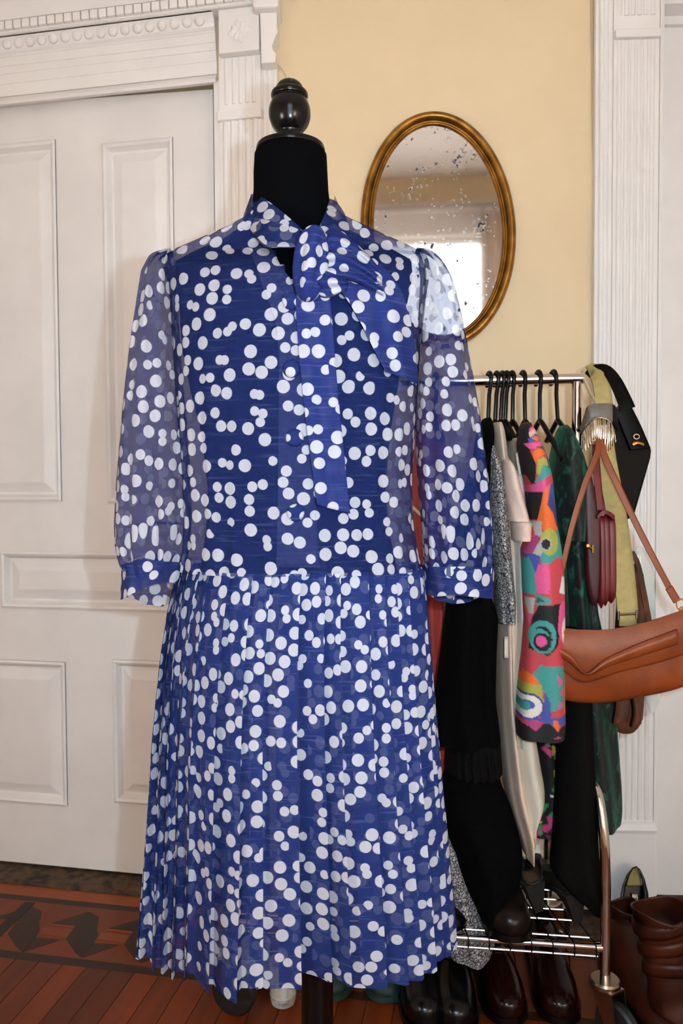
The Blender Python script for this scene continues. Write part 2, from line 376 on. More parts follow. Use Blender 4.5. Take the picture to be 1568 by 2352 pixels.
# ---- floor
b = MB(); b.box(XL - 0.2, XR + 0.2, YB - 0.2, 2.75, -0.06, -0.012)
floor = b.build('floor', M['plank_base'], smooth=False)
tag(floor, 'warm brown plank floor with a dark inlaid border', kind='structure')
D_in = w1d(floor_pt(200, 2222)); D_out = w1d(floor_pt(200, 2072)); D_thr = w1d(floor_pt(200, 2048))
pw = 0.058; me_pl = None
ang1 = math.atan2(W1.e.y, W1.e.x)
def plank_piece(name, u0, u1, d0, d1, z0, z1, m, rz=None):
    mb = MB(); w, l, h = (u1 - u0) / 2, (d1 - d0) / 2, (z1 - z0) / 2
    g = min(0.0008, w * 0.2)
    mb.box(-w + g, w - g, -l, l, -h, h); 
    o = mesh_obj(name, mb.v, mb.f, m, None, smooth=False)
    c = W1.pt((u0 + u1) / 2, (z0 + z1) / 2, (d0 + d1) / 2); o.location = c; o.rotation_euler = (0, 0, ang1)
    o.parent = floor; return o
first = plank_piece('plank', 0, pw, D_in, D_in + 2.75, -0.012, 0.0, M['plank'])
k = 0
for i in range(-38, 29):
    if i == 0: continue
    c = first.copy(); COL.objects.link(c); c.location = W1.pt((i + 0.5) * pw, -0.006, D_in + 1.375); c.parent = floor
# border: plain strip, dark lines, inlaid band
plank_piece('border_board', -2.3, 1.4, D_thr, D_out, -0.012, 0.0, M['inlay_strip'])
plank_piece('border_line', -2.3, 1.4, D_out, D_out + 0.022, -0.012, 0.0002, M['inlay_dark'])
plank_piece('border_line', -2.3, 1.4, D_in - 0.026, D_in, -0.012, 0.0002, M['inlay_dark'])
plank_piece('border_band', -2.3, 1.4, D_out + 0.022, D_in - 0.026, -0.012, 0.0, M['inlay_light'])
plank_piece('threshold_board', -2.3, 1.4, -0.06, D_thr, -0.012, 0.004, M['grime'])
def inlay(name, pts, m, h=0.0008):
    q = [(x / 3.733, 1900 + y / 3.733) for x, y in pts]
    r0 = [floor_pt(x, y) for x, y in q]; r1 = [p + Vector((0, 0, h)) for p in r0]
    mb = MB().prism(r0, r1); return mesh_obj(name, mb.v, mb.f, m, floor, smooth=False)
hexa_ = [(760, 725), (850, 770), (832, 860), (840, 930), (800, 1000), (700, 1118), (640, 1070), (565, 960), (620, 890), (650, 850)]
armA = [(440, 822), (755, 728), (652, 852)]; armB = [(802, 1000), (1030, 1008), (704, 1118)]
bar = [(372, 858), (612, 880), (572, 948), (336, 915)]
thinA = [(425, 826), (640, 850), (636, 864), (415, 838)]; thinB = [(325, 932), (560, 955), (556, 969), (318, 945)]
for kx in (-2, -1, 0, 1, 2, 3):
    dx, dy = kx * 497, kx * 46
    sh = lambda pts: [(x + dx * (1 + 0.03 * (y - 900) / 300), y + dy) for x, y in pts]
    inlay('inlay_hexagon', sh(hexa_), M['inlay_dark'], 0.0006)
    inlay('inlay_wedge', sh(armA), M['inlay_dark'], 0.0005); inlay('inlay_wedge', sh(armB), M['inlay_dark'], 0.0005)
    inlay('inlay_bar', sh(bar), M['inlay_strip'], 0.0004)
    inlay('inlay_stringer', sh(thinA), M['inlay_strip'], 0.0007); inlay('inlay_stringer', sh(thinB), M['inlay_strip'], 0.0007)
inlay('inlay_cross_strip', [(215, 640), (300, 650), (-40, 985), (-60, 900)], M['inlay_dark'], 0.0009)
# ---- plaster walls
def struct(name, mb, m, label, bev=0, smooth=False):
    o = mb.build(name, m, smooth=smooth, bev=bev); return tag(o, label, kind='structure')
uDL, uDR = -1.55, W1.uz(497, 700)[0]                         # door opening along W1
zDT = W1.uz(250, 221, -0.02)[1]
b = MB(); b.wbox(W1, -2.45, uDL, 0, CEIL, -0.14, -0.002); b.wbox(W1, uDL, uDR, zDT + 0.02, CEIL, -0.14, -0.002); b.wbox(W1, uDR, uC1 + 0.0, 0, CEIL, -0.14, -0.002)
struct('wall_back_left', b, M['yellow_wall'], 'yellow painted wall above the white door surround')
uRO = W2.uz(1506, 900)[0]
b = MB(); b.wbox(W2, uC2, uRO, 0, CEIL, -0.14, 0.0); b.wbox(W2, uRO, 1.75, 2.32, CEIL, -0.14, 0.0); b.wbox(W2, uRO + 0.8, 1.75, 0, 2.32, -0.14, 0.0)
struct('wall_back', b, M['yellow_wall'], 'pale yellow wall behind the oval mirror and rack')
b = MB(); b.box(XL - 0.1, XL, YB - 0.1, 2.6, 0, CEIL)
struct('wall_left', b, M['side_paint'], 'pale side wall of the room')
b = MB(); b.box(XR, XR + 0.1, YB - 0.1, 2.1, 0, CEIL)
struct('wall_right', b, M['side_paint'], 'pale opposite side wall of the room')
wx0, wx1, wz0, wz1 = -0.30, 0.62, 0.75, 2.62
b = MB(); b.box(XL - 0.1, wx0, YB - 0.1, YB, 0, CEIL); b.box(wx1, XR + 0.1, YB - 0.1, YB, 0, CEIL)
b.box(wx0, wx1, YB - 0.1, YB, 0, wz0); b.box(wx0, wx1, YB - 0.1, YB, wz1, CEIL)
struct('wall_front', b, M['yellow_wall'], 'yellow wall with a tall window seen in the mirror')
b = MB(); b.box(XL - 0.2, XR + 0.2, YB - 0.2, 2.75, CEIL, CEIL + 0.08)
struct('ceiling', b, M['ceiling_paint'], 'white plaster ceiling of the room')
# window with casing, sash and curtains
win = empty('window_1', ((wx0 + wx1) / 2, YB, wz0), 'tall white sash window bright with daylight', kind='structure')
b = MB(); c = 0.11
b.box(wx0 - c, wx0, YB, YB + 0.03, wz0 - 0.1, wz1 + 0.14); b.box(wx1, wx1 + c, YB, YB + 0.03, wz0 - 0.1, wz1 + 0.14)
b.box(wx0, wx1, YB, YB + 0.03, wz1, wz1 + 0.14); b.box(wx0 - c - 0.03, wx1 + c + 0.03, YB, YB + 0.06, wz1 + 0.14, wz1 + 0.19)
b.build('window_casing', M['white_paint'], win, smooth=False)
b = MB(); b.box(wx0 - c, wx1 + c, YB, YB + 0.09, wz0 - 0.05, wz0); b.build('window_sill', M['white_paint'], win, smooth=False)
b = MB(); zm = (wz0 + wz1) / 2
for z0, z1 in ((wz0, wz0 + 0.05), (zm - 0.025, zm + 0.025), (wz1 - 0.04, wz1)): b.box(wx0, wx1, YB - 0.07, YB - 0.04, z0, z1)
b.box(wx0, wx0 + 0.04, YB - 0.07, YB - 0.04, wz0, wz1); b.box(wx1 - 0.04, wx1, YB - 0.07, YB - 0.04, wz0, wz1)
sash = b.build('sash', M['white_paint'], win, smooth=False)
for z0, z1 in ((wz0 + 0.05, zm - 0.025), (zm + 0.025, wz1 - 0.04)):
    b = MB(); b.box(wx0 + 0.04, wx1 - 0.04, YB - 0.058, YB - 0.054, z0, z1); b.build('window_pane', M['clear'], sash, smooth=False)
def curtain(x0, x1, z0, z1, label):
    n = 60; rows = []; v = []
    for z in np.linspace(z1, z0, 12):
        for i in range(n): 
            t = i / (n - 1); v.append((x0 + (x1 - x0) * t, YB + 0.115 + 0.018 * math.sin(t * (x1 - x0) * 75 + 0.4 * z), z))
    o = mesh_obj('curtain', v, grid_faces(12, n), M['curtain']); tag(o, label, 'curtain'); s = o.modifiers.new('s', 'SOLIDIFY'); s.thickness = 0.003
    return o
curtain(-0.62, -0.26, 0.35, 2.72, 'pale sheer curtain on the window side near the door wall, seen in the mirror')
curtain(0.56, 0.80, 0.35, 2.72, 'pale sheer curtain on the window side near the rack, seen in the mirror')
rod = empty('curtain_rod', (0.06, YB + 0.15, 2.77), 'thin metal curtain rod with rings above the window', 'curtain rod')
MB().tube([(-0.7, YB + 0.115, 2.77), (0.90, YB + 0.115, 2.77)], 0.008).build('rod', M['steel'], rod)
for x in (-0.7, 0.9): MB().box(x - 0.01, x + 0.01, YB, YB + 0.12, 2.76, 2.78).build('bracket', M['steel'], rod)
for x in (-0.6, -0.5, -0.4, -0.3, 0.58, 0.65, 0.72, 0.79):
    MB().tube([(x, YB + 0.115 + 0.02 * math.cos(a), 2.755 + 0.02 * math.sin(a)) for a in np.linspace(0, 6.283, 13)], 0.003, 6).build('ring', M['steel'], rod)
# ceiling lamp, and two unseen floor lamps added for warm ambient fill
def fill_lamp(x, y, label, r=0.19, z=0.95):
    t = empty('fill_lamp', (x, y, 0), label, 'lamp')
    MB().lathe((x, y, 0), [(0.14, 0), (0.14, 0.015), (0.02, 0.03)], 32).build('base', M['black_plastic'], t)
    MB().tube([(x, y, 0.02), (x, y, z)], 0.012).build('pole', M['black_plastic'], t)
    MB().lathe((x, y, z), [(0.05, -0.01), (r, 0.0), (r * 0.75, 0.30), (0.05, 0.31)], 32).build('lamp_shade', M['fill_lamp_glow'], t)
fill_lamp(-1.15, 0.05, 'unseen fill lamp with a glowing warm shade, added by the door wall')
fill_lamp(1.05, -0.6, 'unseen fill lamp with a glowing warm shade, added by the rack wall')
t = empty('ceiling_lamp', (0.12, 1.22, CEIL), 'small round warm ceiling lamp above the mannequin', 'lamp')
MB().lathe((0.12, 1.22, CEIL - 0.02), [(0.11, 0.02), (0.11, 0.0), (0.05, -0.005)], 32).build('ceiling_plate', M['brass'], t)
MB().lathe((0.12, 1.22, CEIL - 0.02), [(0.09, 0), (0.085, -0.04), (0.06, -0.075), (0.01, -0.09)], 32).build('glass_dome', M['dome_glass'], t)

# ---- sliding door
dd = -0.045
door = empty('door_1', W1.pt((uDL + uDR) / 2, 0, dd), 'white painted sliding door with raised panels', kind='structure')
zB = W1.uz(200, 2020, dd)[1]; zB = max(zB, 0.012)
def duz(px, py): return W1.uz(px, py, dd)
b = MB()
uE = duz(494, 700)[0]
(g0u, g0z), (g1u, g1z) = duz(120, 232), duz(490, 205)
def ztop(u): return g0z + (g1z - g0z) * (u - g0u) / (g1u - g0u)
# door slab with sunk panel openings: rails and stiles
def upx(px, py=700): return duz(px, py)[0]
pan = [  # px0, px1, py0, py1 (outer moulding edge)
    (-210, 135, 336, 1152), (241, 402, 322, 1156), (3, 478, 1269, 1402), (-190, 153, 1514, 1838), (261, 425, 1518, 1848)]
rects = []
for x0, x1, y0, y1 in pan:
    xm = (x0 + x1) / 2; ym = (y0 + y1) / 2
    rects.append((upx(x0, ym), upx(x1, ym), duz(xm, y1)[1], duz(xm, y0)[1]))
rects.append((rects[2][0] - 0.10 - 0.42, rects[2][0] - 0.10, rects[2][2], rects[2][3]))
us = sorted(set([uDL, uE] + [r[0] for r in rects] + [r[1] for r in rects])); zs = sorted(set([zB, zDT - 0.004] + [r[2] for r in rects] + [r[3] for r in rects]))
for i in range(len(us) - 1):
    for j in range(len(zs) - 1):
        u0, u1, z0, z1 = us[i], us[i + 1], zs[j], zs[j + 1]; um, zm = (u0 + u1) / 2, (z0 + z1) / 2
        if any(r[0] < um < r[1] and r[2] < zm < r[3] for r in rects): continue
        if z1 >= zs[-1] - 1e-6:
            a0, a1 = ztop(u0), ztop(u1)
            b.hexa([W1.pt(u0, z0, dd), W1.pt(u1, z0, dd), W1.pt(u1, z0, dd - .03), W1.pt(u0, z0, dd - .03), W1.pt(u0, a0, dd), W1.pt(u1, a1, dd), W1.pt(u1, a1, dd - .03), W1.pt(u0, a0, dd - .03)])
        else:
            b.wbox(W1, u0, u1, z0, z1, dd - 0.03, dd)
b.build('door_frame', M['white_paint'], door, smooth=False)
b = MB(); b.wbox(W1, uDL, uE, zB, ztop(uE) - 0.012, dd - 0.036, dd - 0.028); b.build('door_core', M['white_paint'], door, smooth=False)
for u0, u1, z0, z1 in rects:
    mb = MB(); m1, m2, m3 = 0.012, 0.020, 0.034
    def ringp(i, d): return [W1.pt(u0 + i, z0 + i, d), W1.pt(u1 - i, z0 + i, d), W1.pt(u1 - i, z1 - i, d), W1.pt(u0 + i, z1 - i, d)]
    rs = [ringp(0, dd + 0.004), ringp(0.006, dd + 0.007), ringp(m1, dd + 0.003), ringp(m2, dd - 0.014), ringp(0.026, dd - 0.014), ringp(m3 + 0.016, dd - 0.004), ringp(m3 + 0.02, dd - 0.003)]
    v = [p for r in rs for p in r]; f = []
    for i in range(len(rs) - 1):
        for j in range(4): f.append((i * 4 + j, i * 4 + (j + 1) % 4, (i + 1) * 4 + (j + 1) % 4, (i + 1) * 4 + j))
    f.append(tuple(range((len(rs) - 1) * 4, len(rs) * 4)))
    mesh_obj('door_panel', v, f, M['white_paint'], door, smooth=False)
# near-black box paints shade into the door gap; unseen backing blocks light leaks
b = MB(); b.wbox(W1, uDL, uDR, zDT - 0.06, zDT + 0.05, -0.14, dd - 0.04); b.wbox(W1, uDL - 0.05, uDR + 0.08, -0.01, zDT + 0.08, -0.175, -0.14); o = b.build('gap_shade_backing', M['dark_gap'], door, smooth=False)
# ---- door header and cornice
def zz(py, d): return W1.uz(250, py, d)[1]
u0h, u1h = -2.3, W1.uz(499, 150)[0]
hd = empty('trim_1', W1.pt(u0h, zDT, 0), 'white carved door cornice with dentils and egg moulding', kind='structure')
lip = [(-0.012, zz(214, .0)), (0.014, zz(214, .014)), (0.018, zz(207, .018)), (0.012, zz(202, .012)), (0.004, zz(198, .004)), (-0.012, zz(198, 0))]
MB().prof(W1, u0h, u1h, lip).build('header_lip', M['white_paint'], hd, smooth=False)
zl = zz(198, 0)
fr = [(-0.012, zl), (0.004, zl), (0.004, zz(168, .004)), (0.007, zz(166, .007)), (0.007, zz(144, .007)), (0.010, zz(142, .010)), (0.010, zz(126, .01)), (0.013, zz(124, .013)), (0.013, zz(104, .013)), (-0.012, zz(104, 0))]
MB().prof(W1, u0h, u1h, fr).build('frieze_board', M['white_paint'], hd, smooth=False)
z1 = zz(104, .013)
md = [(-0.02, z1), (0.015, z1), (0.019, z1 + 0.004), (0.015, z1 + 0.007), (0.020, z1 + 0.009), (0.022, z1 + 0.012), (0.018, z1 + 0.014), (-0.02, z1 + 0.014)]
MB().prof(W1, u0h, u1h, md).build('moulding', M['white_paint'], hd)
z2 = z1 + 0.014; z3 = zz(56, .03)
cv = [(-0.02, z2)] + [(0.018 + 0.020 * t ** 1.6, z2 + (z3 - z2) * t) for t in np.linspace(0, 1, 7)] + [(-0.02, z3)]
MB().prof(W1, u0h, u1h, cv).build('egg_moulding', M['white_paint'], hd)
egg = None; n_egg = 0; u = W1.uz(2, 95)[0]; stp = 0.0335
emb = MB(); hgt = (z3 - z2)
vs = []; ns = 8
for i in range(ns + 1):
    t = math.pi * i / ns
    for j in range(10):
        a = 2 * math.pi * j / 10
        vs.append((0.0135 * math.sin(t) * math.cos(a), -0.007 * math.sin(t) * math.sin(a), -0.47 * hgt * math.cos(t)))
fs = [(i * 10 + j, i * 10 + (j + 1) % 10, (i + 1) * 10 + (j + 1) % 10, (i + 1) * 10 + j) for i in range(ns) for j in range(10)]
while u < u1h - 0.02:
    loc = W1.pt(u, (z2 + z3) / 2, 0.0245) - hd.location
    if egg is None:
        egg = mesh_obj('egg', vs, fs, M['white_paint'], None); egg.parent = hd
        o = egg
    else:
        o = egg.copy(); COL.objects.link(o)
    o.location = loc; o.rotation_euler = (math.radians(14), 0, ang1); u += stp
z4 = zz(50, .045)
MB().prof(W1, u0h, u1h, [(-0.02, z3), (0.036, z3), (0.040, z3 + 0.003), (0.040, z4), (-0.02, z4)]).build('moulding', M['white_paint'], hd, smooth=False)
# dentil course and crown run over the pilaster block too
uCr = W1.uz(604, 12)[0]
z5 = zz(42, .055); z6 = zz(20, .06)
MB().prof(W1, u0h, uCr, [(-0.02, z4), (0.046, z4), (0.050, z5), (0.050, z6 + 0.004), (-0.02, z6 + 0.004)]).build('dentil_band', M['white_paint'], hd, smooth=False)
den = None; u = W1.uz(-60, 60)[0]; pitch = W1.uz(251.5, 40, .055)[0] - W1.uz(231.5, 42, .055)[0]
while u < uCr - 0.01:
    if den is None:
        mb = MB(); h = (z6 - z5) / 2; mb.box(-pitch * 0.43, pitch * 0.43, -0.006, 0.006, -h, h)
        den = mesh_obj('dentil', mb.v, mb.f, M['white_paint'], None, smooth=False); den.parent = hd; o = den
    else:
        o = den.copy(); COL.objects.link(o)
    o.location = W1.pt(u, (z5 + z6) / 2 + 0.003, 0.054) - hd.location; o.rotation_euler = (0, 0, ang1); u += pitch
cr = [(-0.02, z6 + 0.004), (0.062, z6 + 0.004), (0.066, z6 + 0.010)] + [(0.068 + 0.05 * t, z6 + 0.012 + 0.045 * (t ** 0.6 if t else 0)) for t in np.linspace(0, 1, 7)] + [(0.125, z6 + 0.062), (0.125, z6 + 0.075), (-0.02, z6 + 0.075)]
MB().prof(W1, u0h, uCr + 0.012, cr).build('crown', M['white_paint'], hd)
# ---- pilaster beside the door
pl = empty('trim_2', W1.pt(uDR, 0, 0), 'white fluted pilaster with a carved rosette block beside the door', kind='structure')
def pu(px, py, d=0.02): return W1.uz(px, py, d)
ua, ub = pu(505, 500)[0], pu(600, 500)[0]
b = MB(); b.wbox(W1, uDR, pu(507, 500)[0], 0, zz(214, 0), -0.13, 0.004); b.build('door_jamb', M['white_paint'], pl, smooth=False)
def zpx(py, d=0.02): return W1.uz(550, py, d)[1]
b = MB(); b.wbox(W1, ua, ub, 0, zpx(262), -0.002, 0.014); b.build('pilaster_shaft', M['white_paint'], pl, smooth=False)
b = MB(); b.wbox(W1, ua, ub, zpx(250), zpx(118), -0.002, 0.016); b.build('pilaster_neck', M['white_paint'], pl, smooth=False)
b = MB(); b.wbox(W1, ua - 0.003, ub + 0.003, zpx(272, .026), zpx(250, .026), -0.002, 0.026); b.build('pilaster_band', M['white_paint'], pl, smooth=False, bev=0.002)
b = MB(); b.wbox(W1, pu(498, 70, .05)[0], pu(592, 70, .05)[0], zpx(118, .04), z4 - 0.001, -0.002, 0.040); b.build('rosette_block', M['white_paint'], pl, smooth=False, bev=0.002)
def reeds(wall, par, ulist, z0, z1, d, r, name='reed'):
    src = None
    for uu in ulist:
        if src is None:
            mb = MB(); v = []
            for z in (0, z1 - z0):
                for a in np.linspace(0, math.pi, 7): v.append((r * math.cos(a), -r * 0.7 * math.sin(a), z))
            f = [(i, i + 1, 7 + i + 1, 7 + i) for i in range(6)] + [tuple(range(7))[::-1], tuple(range(7, 14))]
            src = mesh_obj(name, v, f, M['white_paint'], None); sharp(src, 60); src.parent = par; o = src
        else:
            o = src.copy(); COL.objects.link(o)
        o.location = wall.pt(uu, z0, d) - par.location; o.rotation_euler = (0, 0, math.atan2(wall.e.y, wall.e.x))
wd_ = ub - ua
reeds(W1, pl, [ua + wd_ * k for k in (0.14, 0.32, 0.5, 0.68, 0.86)], 0.22, zpx(273), 0.014, 0.0075)
reeds(W1, pl, [ua + wd_ * k for k in (0.18, 0.36, 0.52, 0.68, 0.84)], zpx(236), zpx(130), 0.016, 0.0055)
# carved rosette: leaves round a button
cu, cz = pu(546, 68, .05)[0], zpx(68, .045)
for k in range(8):
    a = k * math.pi / 4 + 0.2; L_ = 0.030 if k % 2 == 0 else 0.024
    v = []; 
    for t, w in ((0.15, .004), (0.5, .009), (0.85, .007), (1.0, .001)):
        for sgn, h in ((-1, 0.0405), (0, 0.045 if 0.2 < t < 0.95 else 0.042), (1, 0.0405)):
            du = L_ * t * math.cos(a) - sgn * w * math.sin(a); dz = L_ * t * math.sin(a) + sgn * w * math.cos(a)
            v.append(W1.pt(cu + du, cz + dz, h))
    mesh_obj('rosette_leaf', v, grid_faces(4, 3), M['white_paint'], pl)
# bracket and narrow fluted strip on the return beside it (stands on the yellow wall)
def w2u(px, py, d=0.0): return W2.uz(px, py, d)
sa, sb = w2u(601, 300)[0], w2u(639, 300)[0]
b = MB(); b.wbox(W2, sa - 0.02, sb, 0, w2u(620, 143)[1], -0.002, 0.012); b.build('side_strip', M['white_paint'], pl, smooth=False)
reeds(W2, pl, [sa + (sb - sa) * k for k in (0.25, 0.55, 0.85)], 0.2, w2u(620, 150)[1], 0.012, 0.0055)
bp = [(597, 24), (636, 24), (635, 62), (638, 74), (632, 84), (624, 106), (627, 116), (633, 122), (632, 142), (600, 145)]
r0 = [W2.pt(*w2u(x, y, 0.05), 0.05) for x, y in bp]; r1 = [W2.pt(*w2u(x, y, 0.05), 0.0) for x, y in bp]
MB().prism(r0, r1).build('bracket', M['white_paint'], pl, smooth=False)
b = MB(); b.wbox(W2, w2u(590, 20)[0], w2u(648, 20)[0], w2u(620, 24, .06)[1], w2u(620, -40, .06)[1], -0.002, 0.075); b.build('cornice_return', M['white_paint'], pl, smooth=False, bev=0.006)
# ---- casing on the other side of the yellow wall
cs = empty('trim_3', W2.pt(w2u(1440, 2080)[0], 0, 0), 'white reeded door casing with plinth beside the bags', kind='structure')
def w2z(py, d=0.0, px=1450): return W2.uz(px, py, d)[1]
e0, e1, e2, e3 = (w2u(x, 400, 0.01)[0] for x in (1362, 1404, 1508, 1522))
b = MB(); b.wbox(W2, e0, e1, 0, CEIL, -0.002, 0.016); b.wbox(W2, e0, e0 + 0.008, 0, CEIL, 0.016, 0.024); b.build('back_band', M['white_paint'], cs, smooth=False, bev=0.002)
reeds(W2, cs, [e0 + (e1 - e0) * k for k in (0.40, 0.62, 0.86)], 0.26, CEIL - 0.01, 0.016, 0.0065)
b = MB(); b.wbox(W2, e1, e2, 0, CEIL, -0.002, 0.020); b.build('casing_board', M['white_paint'], cs, smooth=False)
zA = w2z(86, .03); zPl = w2z(1890, .03)
reeds(W2, cs, [e1 + (e2 - e1) * k for k in (0.13, 0.28, 0.42, 0.56, 0.70, 0.85)], zPl + 0.004, zA - 0.002, 0.020, 0.0062)
reeds(W2, cs, [e1 + (e2 - e1) * k for k in (0.13, 0.28, 0.42, 0.56, 0.70, 0.85)], w2z(30, .03), CEIL - 0.01, 0.020, 0.0062)
b = MB(); b.wbox(W2, e1 + 0.001, e2 - 0.001, zA, w2z(65, .034), 0.018, 0.034); b.build('casing_band', M['white_paint'], cs, smooth=False, bev=0.002)
b = MB(); b.wbox(W2, e2, e3, 0, CEIL, -0.09, 0.012); b.wbox(W2, e2 + 0.003, e2 + 0.009, 0, CEIL, 0.012, 0.017); b.build('jamb', M['white_paint'], cs, smooth=False, bev=0.0015)
b = MB(); b.wbox(W2, e1 - 0.003, e2 + 0.002, 0, zPl - 0.022, 0, 0.034); b.build('plinth', M['white_paint'], cs, smooth=False, bev=0.003)
b = MB(); b.prof(W2, e1 - 0.004, e2 + 0.003, [(0, zPl - 0.022), (0.040, zPl - 0.022), (0.042, zPl - 0.014), (0.034, zPl - 0.004), (0.026, zPl), (0, zPl)]).build('plinth_cap', M['white_paint'], cs)
# baseboard along the yellow wall
bb = empty('baseboard_back', W2.pt(0.2, 0, 0), 'tall white moulded baseboard under the yellow wall', kind='structure')
zb = zPl + 0.012
MB().prof(W2, sb, e0, [(0, 0), (0.018, 0), (0.018, 0.13), (0.023, 0.137), (0.018, 0.146), (0.015, 0.15), (0.015, zb - 0.04), (0.022, zb - 0.03), (0.026, zb - 0.02), (0.016, zb - 0.006), (0.012, zb), (0, zb)]).build('baseboard_board', M['white_paint'], bb, smooth=False)
# doorway past the casing: closed white door under a shaded header
d2 = empty('door_2', W2.pt(e3 + 0.2, 0, -0.09), 'plain white door past the reeded casing', kind='structure')
b = MB(); b.wbox(W2, e3, e3 + 0.8, w2z(2056, -.09, 1550), w2z(66, -.09, 1545), -0.12, -0.085); b.build('door_leaf', M['white_paint'], d2, smooth=False)
b = MB(); zh = w2z(66, -.09, 1545)
b.prof(W2, e3, e3 + 0.8, [(-0.14, zh), (-0.07, zh), (-0.066, zh + 0.018), (-0.02, zh + 0.022), (-0.02, zh + 0.030), (-0.05, zh + 0.034), (-0.05, zh + 0.3), (-0.14, zh + 0.3)]).build('door_header', M['white_paint'], d2, smooth=False)
b = MB(); b.wbox(W2, e3, e3 + 0.8, 0, w2z(2056, -.09, 1550), -0.2, -0.088); b.build('door_sill', M['grime'], d2, smooth=False)
b = MB(); b.wbox(W2, uRO - 0.05, e3 + 0.85, -0.01, 2.4, -0.175, -0.14); b.build('light_block_backing', M['dark_gap'], d2, smooth=False)  # unseen backing added to block light leaking round the door
# cord running down the casing edge
cb = MB(); cb.tube([W2.pt(w2u(1357 + 0.012 * y, y)[0], w2u(1357, y)[1], 0.004) for y in np.linspace(-60, 1200, 20)], 0.0022, 6)
tag(cb.build('wall_cable', M['cord']), 'thin beige cable running down the wall beside the casing', 'cable')
cb = MB(); cb.tube([tuple(W2.pt(*w2u(x, y, .012), 0.012)) for x, y in ((638, 148), (647, 158), (655, 172), (662, 190), (670, 240), (672, 300))], 0.0014, 6)
tag(cb.build('picture_wire', M['cord']), 'thin pale wire hanging from the carved door bracket', 'wire')

# ================================================================== DRESS FORM
YC = 1.17                      # axis of the mannequin and dress
def XZ(px, py, Y=YC):
    p = P(px, py, Y); return p.x, p.z
def ringrow(cx, hw, z, f, bk, n=72, pw=2.3, Y=YC, th0=math.pi / 2):
    out = []
    for j in range(n):
        th = th0 + 2 * math.pi * j / n
        c, s_ = math.cos(th), math.sin(th)
        x = math.copysign(abs(c) ** (2 / pw), c); y = math.copysign(abs(s_) ** (2 / pw), s_)
        out.append(Vector((cx + hw * x, Y + (bk if y > 0 else f) * y, z)))
    return out
def loft_rows(rows, n=72, pw=2.3, capt=True, capb=True, Y=YC):
    v = []; f = []
    for (px0, px1, py, fr, bk) in rows:
        x0, z = XZ(px0, py, Y); x1, z1 = XZ(px1, py, Y)
        v += ringrow((x0 + x1) / 2, (x1 - x0) / 2, (z + z1) / 2, fr, bk, n, pw, Y)
    for i in range(len(rows) - 1):
        for j in range(n):
            k = (j + 1) % n; f.append((i * n + j, i * n + k, (i + 1) * n + k, (i + 1) * n + j))
    if capt: f.append(tuple(range(n))[::-1])
    if capb: f.append(tuple(range((len(rows) - 1) * n, len(rows) * n)))
    return v, f
df = empty('dress_form', (XZ(730, 2300)[0], YC, 0), 'black velvet dress form with a turned wooden finial wearing the polka dot dress', 'mannequin')
rows = [(600, 735, 347, .042, .042), (590, 744, 350, .050, .050), (585, 750, 360, .054, .054), (583, 752, 400, .055, .055), (583, 754, 440, .056, .056), (578, 760, 490, .058, .058),
        (566, 778, 520, .052, .054), (512, 838, 550, .033, .036), (445, 905, 578, .034, .038), (404, 944, 600, .040, .045), (404, 946, 622, .056, .055), (406, 944, 655, .076, .064), (415, 930, 720, .092, .078), (420, 925, 800, .098, .08), (440, 912, 900, .092, .08),
        (465, 895, 1000, .080, .078), (478, 885, 1120, .072, .074), (474, 892, 1220, .072, .076), (462, 910, 1300, .076, .082), (455, 920, 1340, .074, .08), (500, 880, 1352, .05, .05)]
v, f = loft_rows(rows, 64, 2.2)
mesh_obj('torso', v, f, M['black_velvet'], df)
cxn, zc = XZ(667, 345); sc = YC / FPX
b = MB(); b.lathe((cxn, YC, 0), [(0.001, XZ(667, 349)[1]), (77 * sc, XZ(667, 349)[1]), (78 * sc, XZ(667, 345)[1]), (76 * sc, XZ(667, 338)[1]), (40 * sc, XZ(667, 337)[1])], 64)
b.build('neck_cap', M['black_lacquer'], df)
kp = [(2, 184), (14, 186), (24, 192), (30, 200), (33, 208), (35, 209), (40, 213), (42, 219), (41, 225), (38.5, 228), (42, 236), (46, 247), (47.3, 260), (46, 274), (41, 288), (34, 299), (29, 306), (28.5, 312), (31, 319), (37, 324), (38.5, 327), (37, 328.5), (43, 333), (46, 338)]
kk = []
pts = spline([(a, bb_) for a, bb_ in kp], 90)
b = MB(); b.lathe((XZ(665, 260)[0], YC, 0), [(max(r, 0.5) * sc, XZ(665, y)[1]) for r, y in pts][::-1], 56)
b.build('finial', M['black_lacquer'], df)
xp, zp = XZ(728, 2300)
b = MB(); b.tube([(xp, YC, 0.12), (xp, YC, XZ(690, 1345)[1])], 0.0245, 24); b.build('pole', M['black_lacquer'], df)
for k in range(3):
    a = math.radians(90 + 120 * k); c, s_ = math.cos(a), math.sin(a)
    pts = spline([(xp + 0.015 * c, YC + 0.015 * s_, 0.16), (xp + 0.09 * c, YC + 0.09 * s_, 0.13), (xp + 0.17 * c, YC + 0.17 * s_, 0.05), (xp + 0.22 * c, YC + 0.22 * s_, 0.014)], 14)
    MB().tube(pts, 0.014, 10).build('leg', M['black_lacquer'], df)

